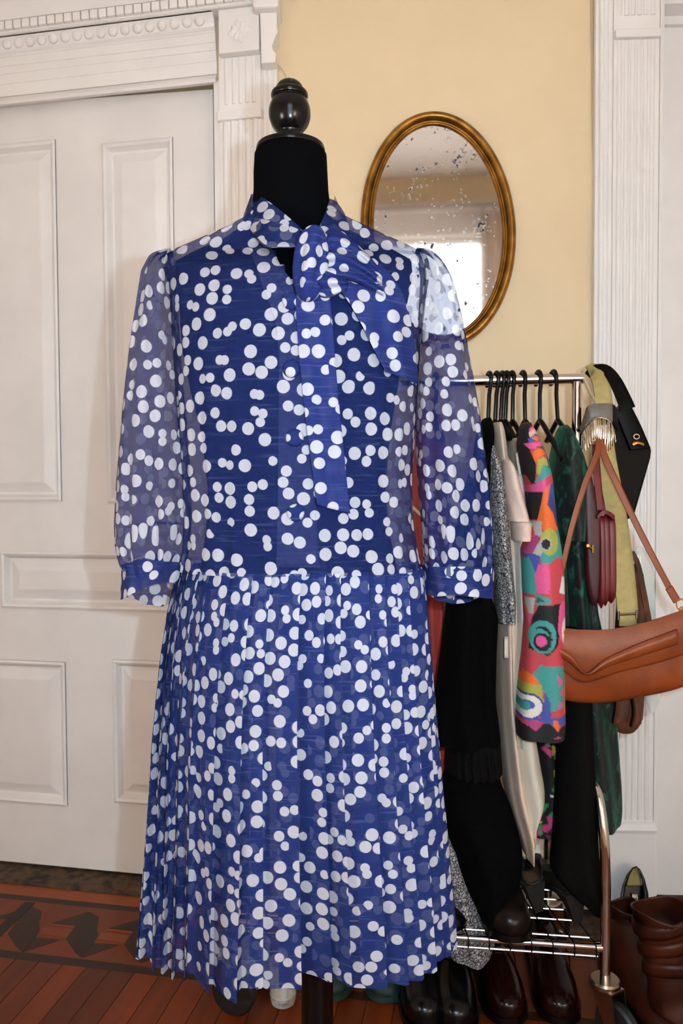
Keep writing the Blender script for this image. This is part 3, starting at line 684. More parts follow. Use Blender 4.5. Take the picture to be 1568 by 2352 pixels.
# ================================================================== DRESS
dress = empty('dress', (XZ(690, 2200)[0], YC, XZ(690, 2200)[1]), 'navy and white polka dot dress with neck bow and pleated skirt on the mannequin', 'dress')
DM = dot_fabric('polka_dot_chiffon'); DM2 = dot_fabric('polka_dot_chiffon_bow', seed=3.3)
DMS = dot_fabric('polka_dot_chiffon_skirt', seed=1.7, a_blue=0.74, a_white=0.90, blue=(47, 63, 126)); DMB = dot_fabric('polka_dot_button_cloth', seed=5.1, a_blue=1.0, a_white=1.0, scale=52)
DMP = dot_fabric('polka_dot_placket', a_blue=0.5, a_white=0.7, blue=(62, 72, 128))
DMT = dot_fabric('polka_dot_bow_tail', seed=3.3, a_blue=0.86, a_white=0.96, blue=(50, 63, 128))
BPY = [496, 510, 528, 545, 562, 576, 590, 604, 626, 655, 700, 800, 900, 1000, 1100, 1200, 1260, 1305]
BL = [575, 560, 520, 475, 432, 398, 374, 372, 380, 388, 394, 401, 407, 414, 421, 424, 421, 414]
BR = [778, 800, 845, 885, 925, 955, 978, 984, 986, 982, 975, 964, 958, 952, 945, 948, 957, 970]
BF = [.060, .058, .050, .044, .042, .043, .048, .060, .080, .096, .108, .116, .112, .104, .098, .097, .100, .104]
BB = [.064, .068, .070, .072, .074, .076, .078, .08, .084, .088, .090, .092, .092, .09, .09, .09, .092, .096]
BPW = 2.35
def bod(py):
    l = np.interp(py, BPY, BL); r = np.interp(py, BPY, BR); x0, z = XZ(l, py); x1, z1 = XZ(r, py)
    return (x0 + x1) / 2, (x1 - x0) / 2, (z + z1) / 2, np.interp(py, BPY, BF), np.interp(py, BPY, BB)
def py_of_z(z):   # inverse at the axis depth
    lo, hi = 300.0, 2400.0
    for _ in range(40):
        m = (lo + hi) / 2
        if XZ(690, m)[1] > z: lo = m
        else: hi = m
    return lo
def frontY(x, z):
    py = min(max(py_of_z(z), 496), 1305); cx, hw, zz_, fr, bk = bod(py)
    t = min(abs((x - cx) / hw), 0.999); return YC - fr * (1 - t ** BPW) ** (1 / BPW)
def on_front(px, py, off=0.003):
    """point on the bodice front seen at this pixel, lifted off by off"""
    Y = YC - 0.1
    for _ in range(6):
        p = P(px, py, Y); Y = frontY(p.x, p.z) - off
    return P(px, py, Y)
# bodice
n = 150; pys = np.concatenate([np.arange(496, 620, 5), np.arange(620, 1306, 9), [1306]])
v = []; uv = []
hole = [(560, 400), (790, 400), (800, 470), (760, 520), (705, 600), (676, 664), (618, 562), (590, 520), (575, 470)]
def inpoly(x, y, pts):
    c = False; j = len(pts) - 1
    for i in range(len(pts)):
        xi, yi = pts[i]; xj, yj = pts[j]
        if (yi > y) != (yj > y) and x < (xj - xi) * (y - yi) / (yj - yi) + xi: c = not c
        j = i
    return c
pxpy = []
for py in pys:
    cx, hw, z, fr, bk = bod(py); row = ringrow(cx, hw, z, fr, bk, n, BPW); row.append(row[0].copy()); s_ = 0; prev = None; ur = []
    for j, p in enumerate(row):
        th = math.pi / 2 + 2 * math.pi * j / n
        q = p.copy()
        # gathers falling from the yoke and darts rising from the waist
        wv = 0.0022 * math.sin(th * 23 + 0.6 * math.sin(py * 0.012)) * (0.35 + 0.65 * max(0, (py - 950) / 360)) + 0.0016 * math.sin(th * 41 + py * 0.01) * (1 if py > 900 else 0.4)
        q.y += wv * (1 if q.y < YC else -1)
        if prev is not None: s_ += (Vector((q.x, q.y, 0)) - Vector((prev.x, prev.y, 0))).length
        prev = q; v.append(q); ur.append(s_)
        d = q - CAM; dep = d.dot(_F); pxpy.append((W_ / 2 + FPX * d.dot(_R) / dep, H_ / 2 - FPX * d.dot(_U) / dep))
    uv += [(a - ur[n // 2], z) for a in ur]
nc = n + 1; f = []
for q in grid_faces(len(pys), nc):
    cxp = sum(pxpy[i][0] for i in q) / 4; cyp = sum(pxpy[i][1] for i in q) / 4; yy = sum(v[i].y for i in q) / 4
    if yy < YC and inpoly(cxp, cyp, hole): continue
    f.append(q)
mesh_obj('bodice', v, f, DM, dress, uvs=uv)
# strips of cloth between two pixel polylines
def strip(name, Lp, Rp, m, par, th=0.002, nv=40, nu=14, bulge=0.0, rip=0.0, k=3.0, ph=0.0, yfun=None, double=True, uvo=(0, 0), ripv=0.0, uvfun=None):
    """Lp, Rp: lists of (px,py,Y) or (px,py) with yfun(px,py)->Y"""
    if yfun:
        Lp = [(x, y, yfun(x, y)) for x, y in Lp]; Rp = [(x, y, yfun(x, y)) for x, y in Rp]
    A = spline(Lp, nv); B = spline(Rp, nv); front = []
    for i in range(nv):
        row = []
        for j in range(nu):
            t = j / (nu - 1); x, y, Y = (A[i][q] * (1 - t) + B[i][q] * t for q in range(3))
            s_ = i / (nv - 1)
            if yfun: Y = yfun(x, y)
            Y += -bulge * (1 - (2 * t - 1) ** 2) + rip * math.sin(2 * math.pi * k * t + ph + 2.5 * s_) * min(1, s_ * 4 + 0.3) + ripv * math.sin(14 * s_ + ph)
            row.append(P(x, y, Y))
        front.append(row)
    v = []; uv = []
    for i, row in enumerate(front):
        s_ = 0; ring = list(row) + ([p + Vector((0, th, 0)) for p in row[::-1]] + [row[0]] if double else [])
        vz = sum((front[q][nu // 2] - front[q - 1][nu // 2]).length for q in range(1, i + 1))
        for j, p in enumerate(ring):
            if j: s_ += (p - ring[j - 1]).length
            v.append(p); uv.append(uvfun(p) if uvfun else (uvo[0] + p.x + (0.5 if j >= nu else 0), uvo[1] + p.z))
    nc = len(v) // nv; f = grid_faces(nv, nc)
    if double:
        for i in (0, nv - 1):
            for j in range(nu - 1):
                a = i * nc + j; c2 = i * nc + 2 * nu - 1 - j
                f.append((a, a + 1, c2 - 1, c2))
    return mesh_obj(name, v, f, m, par, uvs=uv)
fy = lambda off: (lambda px, py: on_front(px, py, off).y)
# front facing / placket
placket = strip('placket', [(572, 572), (600, 650), (636, 760), (640, 900), (638, 1100), (634, 1303)], [(618, 560), (646, 612), (676, 660), (692, 760), (712, 1000), (735, 1303)], DMP, dress, th=0.0006, yfun=fy(0.0022), nv=60, nu=16, uvfun=lambda p: (p.x - bod(py_of_z(p.z))[0], p.z))
# buttons
for i, (bx, by) in enumerate(((668, 690), (669, 846), (676, 1005), (678, 1178))):
    p = on_front(bx, by, 0.007); r = 0.0122; vb = []; ub_ = []
    for a in range(7):
        t = a / 6 * math.pi * 0.5
        for j in range(25):
            q = 2 * math.pi * j / 24; x, z = r * math.sin(t) * math.cos(q), r * math.sin(t) * math.sin(q)
            vb.append(p + Vector((x, 0.004 - 0.0065 * math.cos(t), z))); ub_.append((x + i * 0.37, z + i * 0.21))
    for j in range(25):
        q = 2 * math.pi * j / 24; vb.append(p + Vector((r * 0.9 * math.cos(q), 0.008, r * 0.9 * math.sin(q)))); ub_.append((r * math.cos(q) + i * 0.37, r * math.sin(q) + i * 0.21))
    mesh_obj('button', vb, grid_faces(8, 25), DMB, placket, uvs=ub_)
# sleeves
def sleeve(name, out, inn, seed, sgn):
    """out/inn: (py,px) outer and inner silhouettes"""
    oy, ox = zip(*out); iy, ix = zip(*inn); pys = out[0][0] + (out[-1][0] - out[0][0]) * np.linspace(0, 1, 70) ** 1.25; n = 64; v = []; uv = []
    for i, py in enumerate(pys):
        a = np.interp(py, oy, ox); b_ = np.interp(py, iy, ix); x0, z = XZ(min(a, b_), py); x1, z1 = XZ(max(a, b_), py)
        cx, hw, zc_ = (x0 + x1) / 2, (x1 - x0) / 2, (z + z1) / 2; t = i / 69
        dep = (0.052 + 0.016 * math.sin(math.pi * min(1, t * 1.15))) * min(1.0, 0.10 + (max(0, py - out[0][0]) / 75) ** 0.7); s_ = 0; prev = None; ur = []
        for j in range(n + 1):
            th = math.pi / 2 + 2 * math.pi * j / n
            g = math.sin(th * 9 + seed + 1.2 * t) * 0.0065 + math.sin(th * 17 + seed * 2 - 2 * t) * 0.0034
            gath = (0.35 + 0.9 * abs(2 * t - 0.9) ** 1.2)
            r_ = 1.0
            p = Vector((cx + hw * math.cos(th), YC - 0.005 + dep * math.sin(th) + g * gath * math.copysign(1, -math.sin(th)) * (abs(math.sin(th)) ** 0.5), zc_ + 0.012 * math.sin(th) * (1 if t > 0.9 else 0)))
            if prev is not None: s_ += (p - prev).length
            prev = p; v.append(p); ur.append(s_)
        uv += [(q_ - ur[n // 2] + seed, -py * sc) for q_ in ur]
    return mesh_obj(name, v, grid_faces(len(pys), n + 1), DM, dress, uvs=uv)
L_out = [(580, 396), (584, 374), (591, 356), (602, 346), (640, 336), (700, 325), (800, 306), (950, 287), (1100, 273), (1200, 267), (1250, 269), (1280, 276), (1297, 287)]
L_in = [(580, 398), (600, 404), (640, 402), (700, 405), (800, 412), (900, 420), (1000, 430), (1100, 438), (1200, 440), (1250, 436), (1297, 430)]
slL = sleeve('sleeve', L_out, L_in, 0.3, -1)
R_out = [(578, 955), (582, 980), (590, 996), (604, 1010), (640, 1029), (680, 1044), (750, 1060), (820, 1074), (950, 1098), (1100, 1119), (1200, 1129), (1260, 1132), (1300, 1129)]
R_in = [(578, 953), (600, 960), (640, 966), (700, 962), (800, 956), (870, 952), (950, 953), (1050, 955), (1150, 962), (1220, 968), (1300, 972)]
slR = sleeve('sleeve', R_out, R_in, 2.1, 1)
def cuff(front_top, front_bot, back_bot, xl, xr, seed, par):
    n = 72; v = []; uv = []; nr = 14
    x0, _ = XZ(xl[0], 1300); x1, _ = XZ(xr[0], 1300); y0, _ = XZ(xl[1], 1370); y1, _ = XZ(xr[1], 1370)
    for i in range(nr):
        t = i / (nr - 1); a, b_ = x0 * (1 - t) + y0 * t, x1 * (1 - t) + y1 * t; cx, hw = (a + b_) / 2, (b_ - a) / 2; s_ = 0; prev = None
        for j in range(n + 1):
            th = math.pi / 2 + 2 * math.pi * j / n; u_ = (math.cos(th) + 1) / 2
            w = (1 - math.sin(th)) / 2           # 0 back, 1 front
            ft = XZ(0, np.interp(u_, (0, .5, 1), front_top))[1]; fb = XZ(0, np.interp(u_, (0, .25, .5, .75, 1), front_bot))[1]; bb_ = XZ(0, np.interp(u_, (0, .25, .5, .75, 1), back_bot))[1]
            zt = ft; zb_ = bb_ * (1 - w) + fb * w
            p = Vector((cx + hw * math.cos(th), YC - 0.005 + 0.060 * math.sin(th) + 0.002 * math.sin(th * 7 + seed), zt * (1 - t) + zb_ * t))
            if prev is not None: s_ += (p - prev).length
            prev = p; v.append(p); uv.append((s_ + seed, p.z + 0.13))
    return mesh_obj('cuff', v, grid_faces(nr, n + 1), DMC, par, uvs=uv)
DMC = dot_fabric('polka_dot_cuff', seed=4.4, a_blue=0.85, a_white=0.95)
cuff((1296, 1275, 1290), (1372, 1354, 1342, 1325, 1318), (1378, 1405, 1408, 1395, 1372), (286, 283), (432, 425), 0.6, slL)
cuff((1300, 1296, 1302), (1364, 1358, 1360, 1364, 1370), (1372, 1398, 1406, 1402, 1376), (971, 974), (1131, 1130), 1.9, slR)
# skirt with knife pleats: visible face, fold under, forward again
SPY = [1300, 1340, 1400, 1500, 1600, 1700, 1850, 1990, 2100, 2176]
SL = [415, 404, 392, 378, 369, 362, 357, 351, 346, 343]
SR = [969, 974, 979, 986, 993, 1000, 1011, 1022, 1030, 1036]
SF = [.103, .104, .104, .104, .103, .103, .102, .102, .102, .102]
NP = 38; v = []; uv = []; nr = 64; rows_n = None
pys = np.linspace(1300, 2176, nr); rng = random.Random(3)
jit = [rng.uniform(-0.28, 0.28) for _ in range(NP)]; depthj = [rng.uniform(0.6, 2.2) for _ in range(NP)]; hemj = [rng.uniform(-0.010, 0.010) for _ in range(NP)]
cum = [i + jit[i] for i in range(NP)]
for i, py in enumerate(pys):
    t = i / (nr - 1); l = np.interp(py, SPY, SL); r = np.interp(py, SPY, SR); fr = np.interp(py, SPY, SF); x0, z = XZ(l, py); x1, z1 = XZ(r, py)
    cx, hw, z = (x0 + x1) / 2, (x1 - x0) / 2, (z + z1) / 2; h = 0.0035 + 0.0075 * t; s_ = 0.0; prev = None; row = []
    def pt(pos, off, dz=0.0):
        th = math.pi / 2 + 2 * math.pi * pos / NP; c, s2 = math.cos(th), math.sin(th)
        x = math.copysign(abs(c) ** (2 / 2.2), c); y = math.copysign(abs(s2) ** (2 / 2.2), s2)
        wv = (0.010 * math.sin(th * 6 + 0.8) + 0.006 * math.sin(th * 11 + 2.0 + t)) * t * t
        return Vector((cx + (hw + off + wv * 0.6) * x, YC + ((fr + off + wv) if y < 0 else (0.105 + 0.03 * t + off + wv)) * y, z + dz * t))
    for k in range(NP):
        a = cum[k]; e = cum[(k + 1) % NP] + (NP if k == NP - 1 else 0); w_ = e - a; hh = h * depthj[k]; dz = hemj[k]
        for q in range(4):
            row.append((pt(a + w_ * q / 3.0, -hh / 2 + hh * q / 3.0, dz + 0.004 * (q / 3.0)), k))
        row.append((pt(e - 0.10 * w_, hh * 0.30, dz), k))
        row.append((pt(e - 0.62 * w_, -hh * 0.35, dz), k))
        row.append((pt(e - 0.30 * w_, -hh * 0.55, dz), k))
    row.append((row[0][0].copy(), 0))
    for p, k in row:
        if prev is not None: s_ += (p - prev).length
        prev = p; v.append(p); uv.append((s_ * 1.0 + 0.11, z))
    rows_n = len(row)
# keep the dots round: one common arc length per column (taken at mid skirt)
uv = np.array(uv).reshape(nr, rows_n, 2); mid = uv[int(nr * 0.6), :, 0].copy(); uv[:, :, 0] = mid[None, :]; uv = uv.reshape(-1, 2)
sk = mesh_obj('skirt', v, grid_faces(nr, rows_n), DMS, dress, uvs=uv, smooth=False)
# waist seam band
wl = [(414, 1308), (440, 1304), (530, 1296), (620, 1288), (740, 1290), (860, 1306), (968, 1318)]
# collar, bow
strip('neck_band', [(577, 445, 1.165), (600, 452, 1.125), (640, 480, 1.100), (680, 514, 1.085), (708, 540, 1.078)], [(556, 503, 1.170), (575, 528, 1.125), (606, 564, 1.085), (650, 568, 1.078), (700, 566, 1.074)], DM2, dress, th=0.003, nv=40, nu=16, rip=0.0012, k=2)
strip('neck_band', [(558, 497, 1.165), (600, 503, 1.110), (640, 512, 1.088), (680, 524, 1.076), (706, 540, 1.070)], [(562, 512, 1.160), (590, 545, 1.098), (612, 563, 1.078), (650, 567, 1.070), (700, 565, 1.068)], DM2, dress, th=0.003, nv=40, nu=12, rip=0.001, k=1.5, uvo=(0.4, 0.2))
strip('neck_band', [(757, 455, 1.15), (748, 485, 1.115), (735, 515, 1.09), (722, 545, 1.075)], [(772, 462, 1.17), (792, 492, 1.15), (802, 530, 1.11), (790, 580, 1.085)], DM2, dress, th=0.003, nv=30, nu=14, rip=0.0012, k=2, uvo=(0.8, 0.1))
vb = []; ub_ = []
for i in range(8):
    py = 452 + i * 7.5
    for j in range(41):
        th = -0.25 + (math.pi + 0.5) * j / 40; l, r = 577 - 2.2 * i, 768 + 3.2 * i; x0, z = XZ(l, py); x1, _ = XZ(r, py)
        vb.append(Vector(((x0 + x1) / 2 + (x1 - x0) / 2 * math.cos(th), YC + 0.066 * math.sin(th), z))); ub_.append((0.07 * th + 1.3, z))
mesh_obj('neck_band', vb, grid_faces(8, 41), DM2, dress, uvs=ub_)
DMK = dot_fabric('polka_dot_bow_layers', seed=6.2, a_blue=0.92, a_white=0.97, blue=(48, 61, 126))
def lump(name, ctr, R, par, m, tw=0.0, nseg=40, nrow=24, amp=0.10, kf=5, uvo=0.0):
    c = Vector(ctr); v = []; uv = []
    for i in range(nrow):
        t = i / (nrow - 1); a = math.pi * t
        for j in range(nseg + 1):
            th = 2 * math.pi * j / nseg; g = 1 + amp * math.sin(kf * th + tw * t) * math.sin(a)
            x, y, z = R[0] * math.sin(a) ** 0.7 * math.cos(th) * g, R[1] * math.sin(a) ** 0.7 * math.sin(th) * g, R[2] * math.cos(a)
            sh = R[3] * (0.5 - t) if len(R) > 3 else 0
            v.append(c + Vector((x - sh, y, z))); uv.append((uvo + th * (R[0] + R[1]) / 2, z))
    return mesh_obj(name, v, grid_faces(nrow, nseg + 1), m, par, uvs=uv)
kc = P(713, 606, 1.045)
lump('bow_knot', kc, (0.0205, 0.020, 0.050, -0.012), dress, DMK, tw=3.0, amp=0.16, kf=4, uvo=2.0)
strip('bow_loop', [(728, 560, 1.062), (762, 524, 1.072), (815, 556, 1.078), (874, 616, 1.080)], [(728, 625, 1.050), (770, 632, 1.046), (822, 648, 1.052), (880, 682, 1.062)], DMK, dress, th=0.014, nv=36, nu=26, bulge=0.010, rip=0.0065, k=2.6, ph=0.7, uvo=(1.1, 0.6))
strip('bow_loop', [(726, 618, 1.046), (748, 622, 1.036), (775, 632, 1.034), (802, 645, 1.042)], [(722, 668, 1.048), (742, 680, 1.040), (770, 676, 1.038), (798, 662, 1.044)], DMK, dress, th=0.010, nv=24, nu=18, bulge=0.010, rip=0.004, k=1.5, uvo=(1.6, 0.2))
strip('bow_tail', [(690, 570), (681, 640), (680, 720), (690, 850), (706, 1000), (728, 1160)], [(738, 610), (755, 660), (763, 740), (776, 900), (792, 1060), (804, 1180)], DMT, dress, th=0.004, nv=60, nu=22, yfun=fy(0.011), rip=0.0022, k=1.6, ph=1.0, uvo=(2.3, 0.5))
strip('bow_tail', [(750, 650), (790, 680), (830, 745), (862, 810), (884, 852)], [(858, 592), (905, 640), (934, 700), (950, 780), (962, 882)], DMT, dress, th=0.004, nv=46, nu=26, yfun=fy(0.013), rip=0.003, k=1.8, ph=2.2, uvo=(3.1, 0.1))

# ================================================================== MIRROR
mc_u, mc_z = W2.uz(1006, 526, 0.02); a_o, b_o = 174 / 904.0, 264 / 904.0; tilt = math.radians(-4.5)
mir = empty('wall_mirror', W2.pt(mc_u, mc_z, 0), 'oval wall mirror with spotted old glass in a gilt frame', 'mirror')
def ell(th, ins, d):
    # offset ellipse inward by ins
    x, z = a_o * math.cos(th), b_o * math.sin(th); nx, nz = math.cos(th) / a_o, math.sin(th) / b_o; l = math.hypot(nx, nz); x -= ins * nx / l; z -= ins * nz / l
    xr = x * math.cos(tilt) + z * math.sin(tilt); zr = -x * math.sin(tilt) + z * math.cos(tilt)
    return W2.pt(mc_u + xr, mc_z + zr, d)
prof = [(0.0, 0.0), (0.0, 0.006)] + [(0.0105 - 0.0105 * math.cos(t), 0.008 + 0.014 * math.sin(t)) for t in np.linspace(0, math.pi * 0.93, 10)] + [(0.0215, 0.009), (0.026, 0.0075)] + [(0.029 - 0.003 * math.cos(t), 0.009 + 0.004 * math.sin(t)) for t in np.linspace(0, math.pi, 5)] + [(0.0335, 0.006), (0.0335, 0.002)]
v = []; nth = 120
for ins, d in prof:
    v += [ell(2 * math.pi * j / nth, ins, d) for j in range(nth)]
f = [(i * nth + j, i * nth + (j + 1) % nth, (i + 1) * nth + (j + 1) % nth, (i + 1) * nth + j) for i in range(len(prof) - 1) for j in range(nth)]
mesh_obj('frame', v, f, M['gilt'], mir)
v = [ell(2 * math.pi * j / nth, 0.0325, 0.005) for j in range(nth)]
mesh_obj('mirror_glass', v, [tuple(range(nth))], M['mirror'], mir, smooth=False)
mesh_obj('backing', [ell(2 * math.pi * j / nth, 0.004, 0.002) for j in range(nth)], [tuple(range(nth))], M['dark_gap'], mir, smooth=False)

# ================================================================== CLOTHES RACK
RR, RL = (0.485, 1.62), (-0.270, 1.72)        # post foot (x, y) of the two ends
rdir = Vector((RL[0] - RR[0], RL[1] - RR[1], 0)).normalized(); rn = Vector((-rdir.y, rdir.x, 0))
rn = Vector((0.12, -0.993, 0))                 # towards the camera
zbar = P(1200, 873, 1.64).z; LEGO = 0.145
rack = empty('clothes_rack', (0.14, 1.67, 0), 'chrome rolling clothes rack with a wire shoe shelf', 'clothes rack')
def rp(t, off, z): # t 0 right end .. 1 left end
    p = Vector((RR[0], RR[1], 0)) * (1 - t) + Vector((RL[0], RL[1], 0)) * t + rn * off; p.z = z; return p
MB().tube([rp(-0.018, 0, zbar), rp(1.018, 0, zbar)], 0.0108, 20).build('hanging_bar', M['chrome'], rack)
for t in (0, 1):
    MB().tube([rp(t, 0, 0.50), rp(t, 0, zbar - 0.008)], 0.0105, 18).build('post', M['chrome'], rack)
    MB().lathe(rp(t, 0, zbar - 0.2), [(0.0125, -0.02), (0.0125, 0.02)], 18).build('post_collar', M['chrome'], rack)
    MB().tube([rp(t, 0.012, zbar - 0.105), rp(t, 0.022, zbar - 0.105)], 0.006, 10).build('lock_pin', M['chrome'], rack)
    # end frame: bent tube with two feet
    pts = spline([rp(t, LEGO, 0.125), rp(t, LEGO, 0.22), rp(t, LEGO - 0.002, 0.34), rp(t, LEGO - 0.014, 0.42), rp(t, LEGO - 0.05, 0.485), rp(t, 0, 0.505), rp(t, -LEGO + 0.05, 0.485), rp(t, -LEGO + 0.014, 0.42), rp(t, -LEGO + 0.002, 0.34), rp(t, -LEGO, 0.22), rp(t, -LEGO, 0.125)], 60)
    MB().tube(pts, 0.0098, 16).build('end_frame', M['chrome'], rack)
    for sgn in (1, -1):
        c = rp(t, sgn * LEGO, 0)
        ws = 1 if t == 0 else -1
        yaw = (math.radians(-58) if t == 0 else math.radians(-20)) if sgn > 0 else math.radians(40)
        dirc = Vector((math.cos(yaw), math.sin(yaw), 0)); side = Vector((-dirc.y, dirc.x, 0))
        br = MB(); br.lathe((c.x, c.y, 0), [(0.010, 0.128), (0.026, 0.128), (0.029, 0.124), (0.029, 0.117), (0.025, 0.112), (0.010, 0.112)], 28)
        wc = c + dirc * 0.030; wc.z = 0.048
        for k in (1, -1):
            o3 = side * 0.017 * k
            q = [c + dirc * 0.030 + o3 + Vector((0, 0, 0.116)), c - dirc * 0.022 + o3 + Vector((0, 0, 0.116)), wc - dirc * 0.012 + o3 + Vector((0, 0, -0.004)), wc + dirc * 0.012 + o3 + Vector((0, 0, -0.004))]
            q2 = [x + side * 0.002 * k for x in q]
            br.prism(q if k > 0 else q2, q2 if k > 0 else q)
        top = [c + dirc * 0.030 + side * 0.018, c - dirc * 0.022 + side * 0.018, c - dirc * 0.022 - side * 0.018, c + dirc * 0.030 - side * 0.018]
        br.prism([x + Vector((0, 0, 0.113)) for x in top], [x + Vector((0, 0, 0.117)) for x in top])
        br.tube([wc + side * 0.024, wc - side * 0.024], 0.006, 12)
        ca = br.build('caster_bracket', M['steel'], rack)
        wv = MB(); R_ = 0.048; wv_pr = [(0.012, -0.009), (R_ - 0.012, -0.012), (R_ - 0.004, -0.011), (R_, -0.006), (R_, 0.006), (R_ - 0.004, 0.011), (R_ - 0.012, 0.012), (0.012, 0.009)]
        wv.lathe((0, 0, 0), wv_pr, 40, axis='x')
        rot = Matrix.Rotation(math.atan2(side.y, side.x), 4, 'Z')
        wv.v = [rot @ x + wc for x in wv.v]
        wo = wv.build('caster_wheel', M['rubber'], ca)
# shelf: stout front and back tubes, thin rods, cross wires
zs = 0.188
for off in (LEGO, -LEGO):
    MB().tube([rp(0.012, off, zs), rp(0.988, off, zs)], 0.0062, 14).build('shelf_tube', M['chrome'], rack)
    for t in (0.012, 0.988): MB().lathe(rp(t, off, zs), [(0.009, -0.009), (0.009, 0.009)], 14, axis='x').build('shelf_ferrule', M['chrome'], rack)
for off, dz in ((LEGO + 0.004, -0.0155), (LEGO - 0.025, 0.004), (0.06, 0.004), (0.02, 0.004), (-0.02, 0.004), (-0.06, 0.004), (-0.1, 0.004)):
    MB().tube([rp(0.02, off, zs + dz), rp(0.985, off, zs + dz)], 0.0024, 8).build('shelf_rod', M['chrome'], rack)
nw = 18
for i in range(nw + 1):
    t = 0.025 + 0.955 * i / nw
    pts = [rp(t, LEGO + 0.0055, zs - 0.016), rp(t, LEGO + 0.0085, zs - 0.002), rp(t, LEGO + 0.002, zs + 0.0072), rp(t, LEGO - 0.025, zs + 0.0068), rp(t, -LEGO, zs + 0.0068)]
    MB().tube(pts, 0.0016, 6).build('shelf_wire', M['black_plastic'], rack)

# ================================================================== HANGERS
def rack_t(px):      # parameter along the bar for a pixel column near the bar
    for t in np.linspace(0, 1, 2001):
        p = rp(t, 0, zbar); d = p - CAM
        if W_ / 2 + FPX * d.dot(_R) / d.dot(_F) <= px: return t
    return 1
HB = [(1000, 1000), (1123, 1121), (1140, 1137), (1153, 1150), (1163, 1160), (1175, 1177), (1200, 1206), (1236, 1240), (1270, 1281)]
HL = ['black hanger holding the coral red dress behind the dotted sleeve', 'black hanger holding the black tiered dress', 'black hanger holding the peach slip dress', 'black hanger holding the grey paisley blouse', 'black hanger holding the pale pink top', 'black hanger holding the cream jersey', 'black hanger holding the bright abstract print blouse', 'black bare-armed hanger between print blouse and green velvet', 'black hanger holding the green velvet jacket']
HX = {}
for (hb, lab) in zip(HB, HL):
    px = hb[0]
    t = rack_t(px); c = rp(t, 0, zbar); HX[px] = c.copy()
    hg = empty('coat_hanger', c, lab, 'hanger', 'black clothes hangers on the rack')
    d = Vector((P(hb[1], 950, c.y).x - P(px, 950, c.y).x, 0, 0))
    R_ = 0.0165
    pts = [c + rn * (-R_ * math.sin(a)) * 1.0 + Vector((0, 0, R_ * math.cos(a))) for a in np.linspace(2.3, -1.2, 14)]
    pts += [c + rn * 0.014 + Vector((0, 0, -0.006)) + d * 0.2, c + rn * 0.004 + Vector((0, 0, -0.03)) + d * 0.5, c + d + Vector((0, 0, -0.085))]
    MB().tube(pts, 0.0042, 10).build('hook', M['black_plastic'], hg)
    nk = c + d + Vector((0, 0, -0.085))
    for sgn in (1, -1):
        AL = 0.12 if px == 1236 else 0.06; AD = 0.085 if px == 1236 else 0.04
        e = nk + rn * AL * sgn + Vector((0, 0, -AD))
        pts = spline([nk + rn * 0.0 * sgn, nk + rn * AL * 0.16 * sgn + Vector((0, 0, -AD * 0.12)), nk + rn * AL * 0.58 * sgn + Vector((0, 0, -AD * 0.55)), e], 14)
        MB().tube(pts, 0.0055, 10).build('arm', M['black_plastic'], hg)
    MB().tube([nk + rn * AL * 0.95 + Vector((0, 0, -AD)), nk - rn * AL * 0.95 + Vector((0, 0, -AD))], 0.0035, 8).build('trouser_bar', M['black_plastic'], hg)

# ================================================================== GARMENTS ON THE RACK
def drape(name, m, rows, Y, hd, par, fold=0.008, kf=1.6, ph=0.0, n=56, step=9, cap=True, paint=None, hem=0.0, pw=2.4, lean=0.0):
    """hanging cloth tube: rows (py, left px, right px) of its outline at depth Y, hd = half depth along the hanger"""
    ry, rl, rr = zip(*rows); pys = np.arange(ry[0], ry[-1] + 0.1, step); v = []; cols = []; uv = []
    if pys[-1] < ry[-1] - 1: pys = np.append(pys, ry[-1])
    sm = lambda a: np.convolve(np.pad(np.interp(pys, ry, a), 2, 'edge'), [.12, .22, .32, .22, .12], 'valid')
    A, B = sm(rl), sm(rr)
    for i, py in enumerate(pys):
        Yi = Y + lean * (i / len(pys)); p0, p1 = P(A[i], py, Yi), P(B[i], py, Yi); cx, hw, z = (p0.x + p1.x) / 2, max((p1.x - p0.x) / 2, 0.003), (p0.z + p1.z) / 2
        t = i / max(1, len(pys) - 1); g = min(1, 0.15 + t * 2.2); hh = hd * min(1.0, 0.45 + 1.6 * t ** 0.5)
        for j in range(n + 1):
            th = math.pi / 2 + 2 * math.pi * j / n; c, s_ = math.cos(th), math.sin(th)
            x = math.copysign(abs(c) ** (2 / pw), c); y = math.copysign(abs(s_) ** (2 / pw), s_)
            fo = fold * g * math.sin(2 * math.pi * kf * (x + 1) / 2 * (1 + 0.0) + ph + 1.3 * math.sin(t * 4 + ph)) * (1 - abs(x) ** 3)
            q = Vector((cx + hw * x, Yi + hh * y + fo * (1 if y < 0 else -1), z + (hem * math.sin(3 * x * math.pi + ph) if i == len(pys) - 1 else 0)))
            v.append(q); uv.append((j / n, z))
            if paint: cols.append(paint(A[i] + (B[i] - A[i]) * (x + 1) / 2, py, y < 0.2))
    nc = n + 1; f = grid_faces(len(pys), nc)
    if cap: f.append(tuple(range(n))[::-1])
    return mesh_obj(name, v, f, m, par, uvs=uv, colors=cols if paint else None)
def garment(name, label, cat, px, py, Y):
    p = P(px, py, Y); return empty(name, (p.x, p.y, p.z), label, cat, 'clothes hanging on the rack')
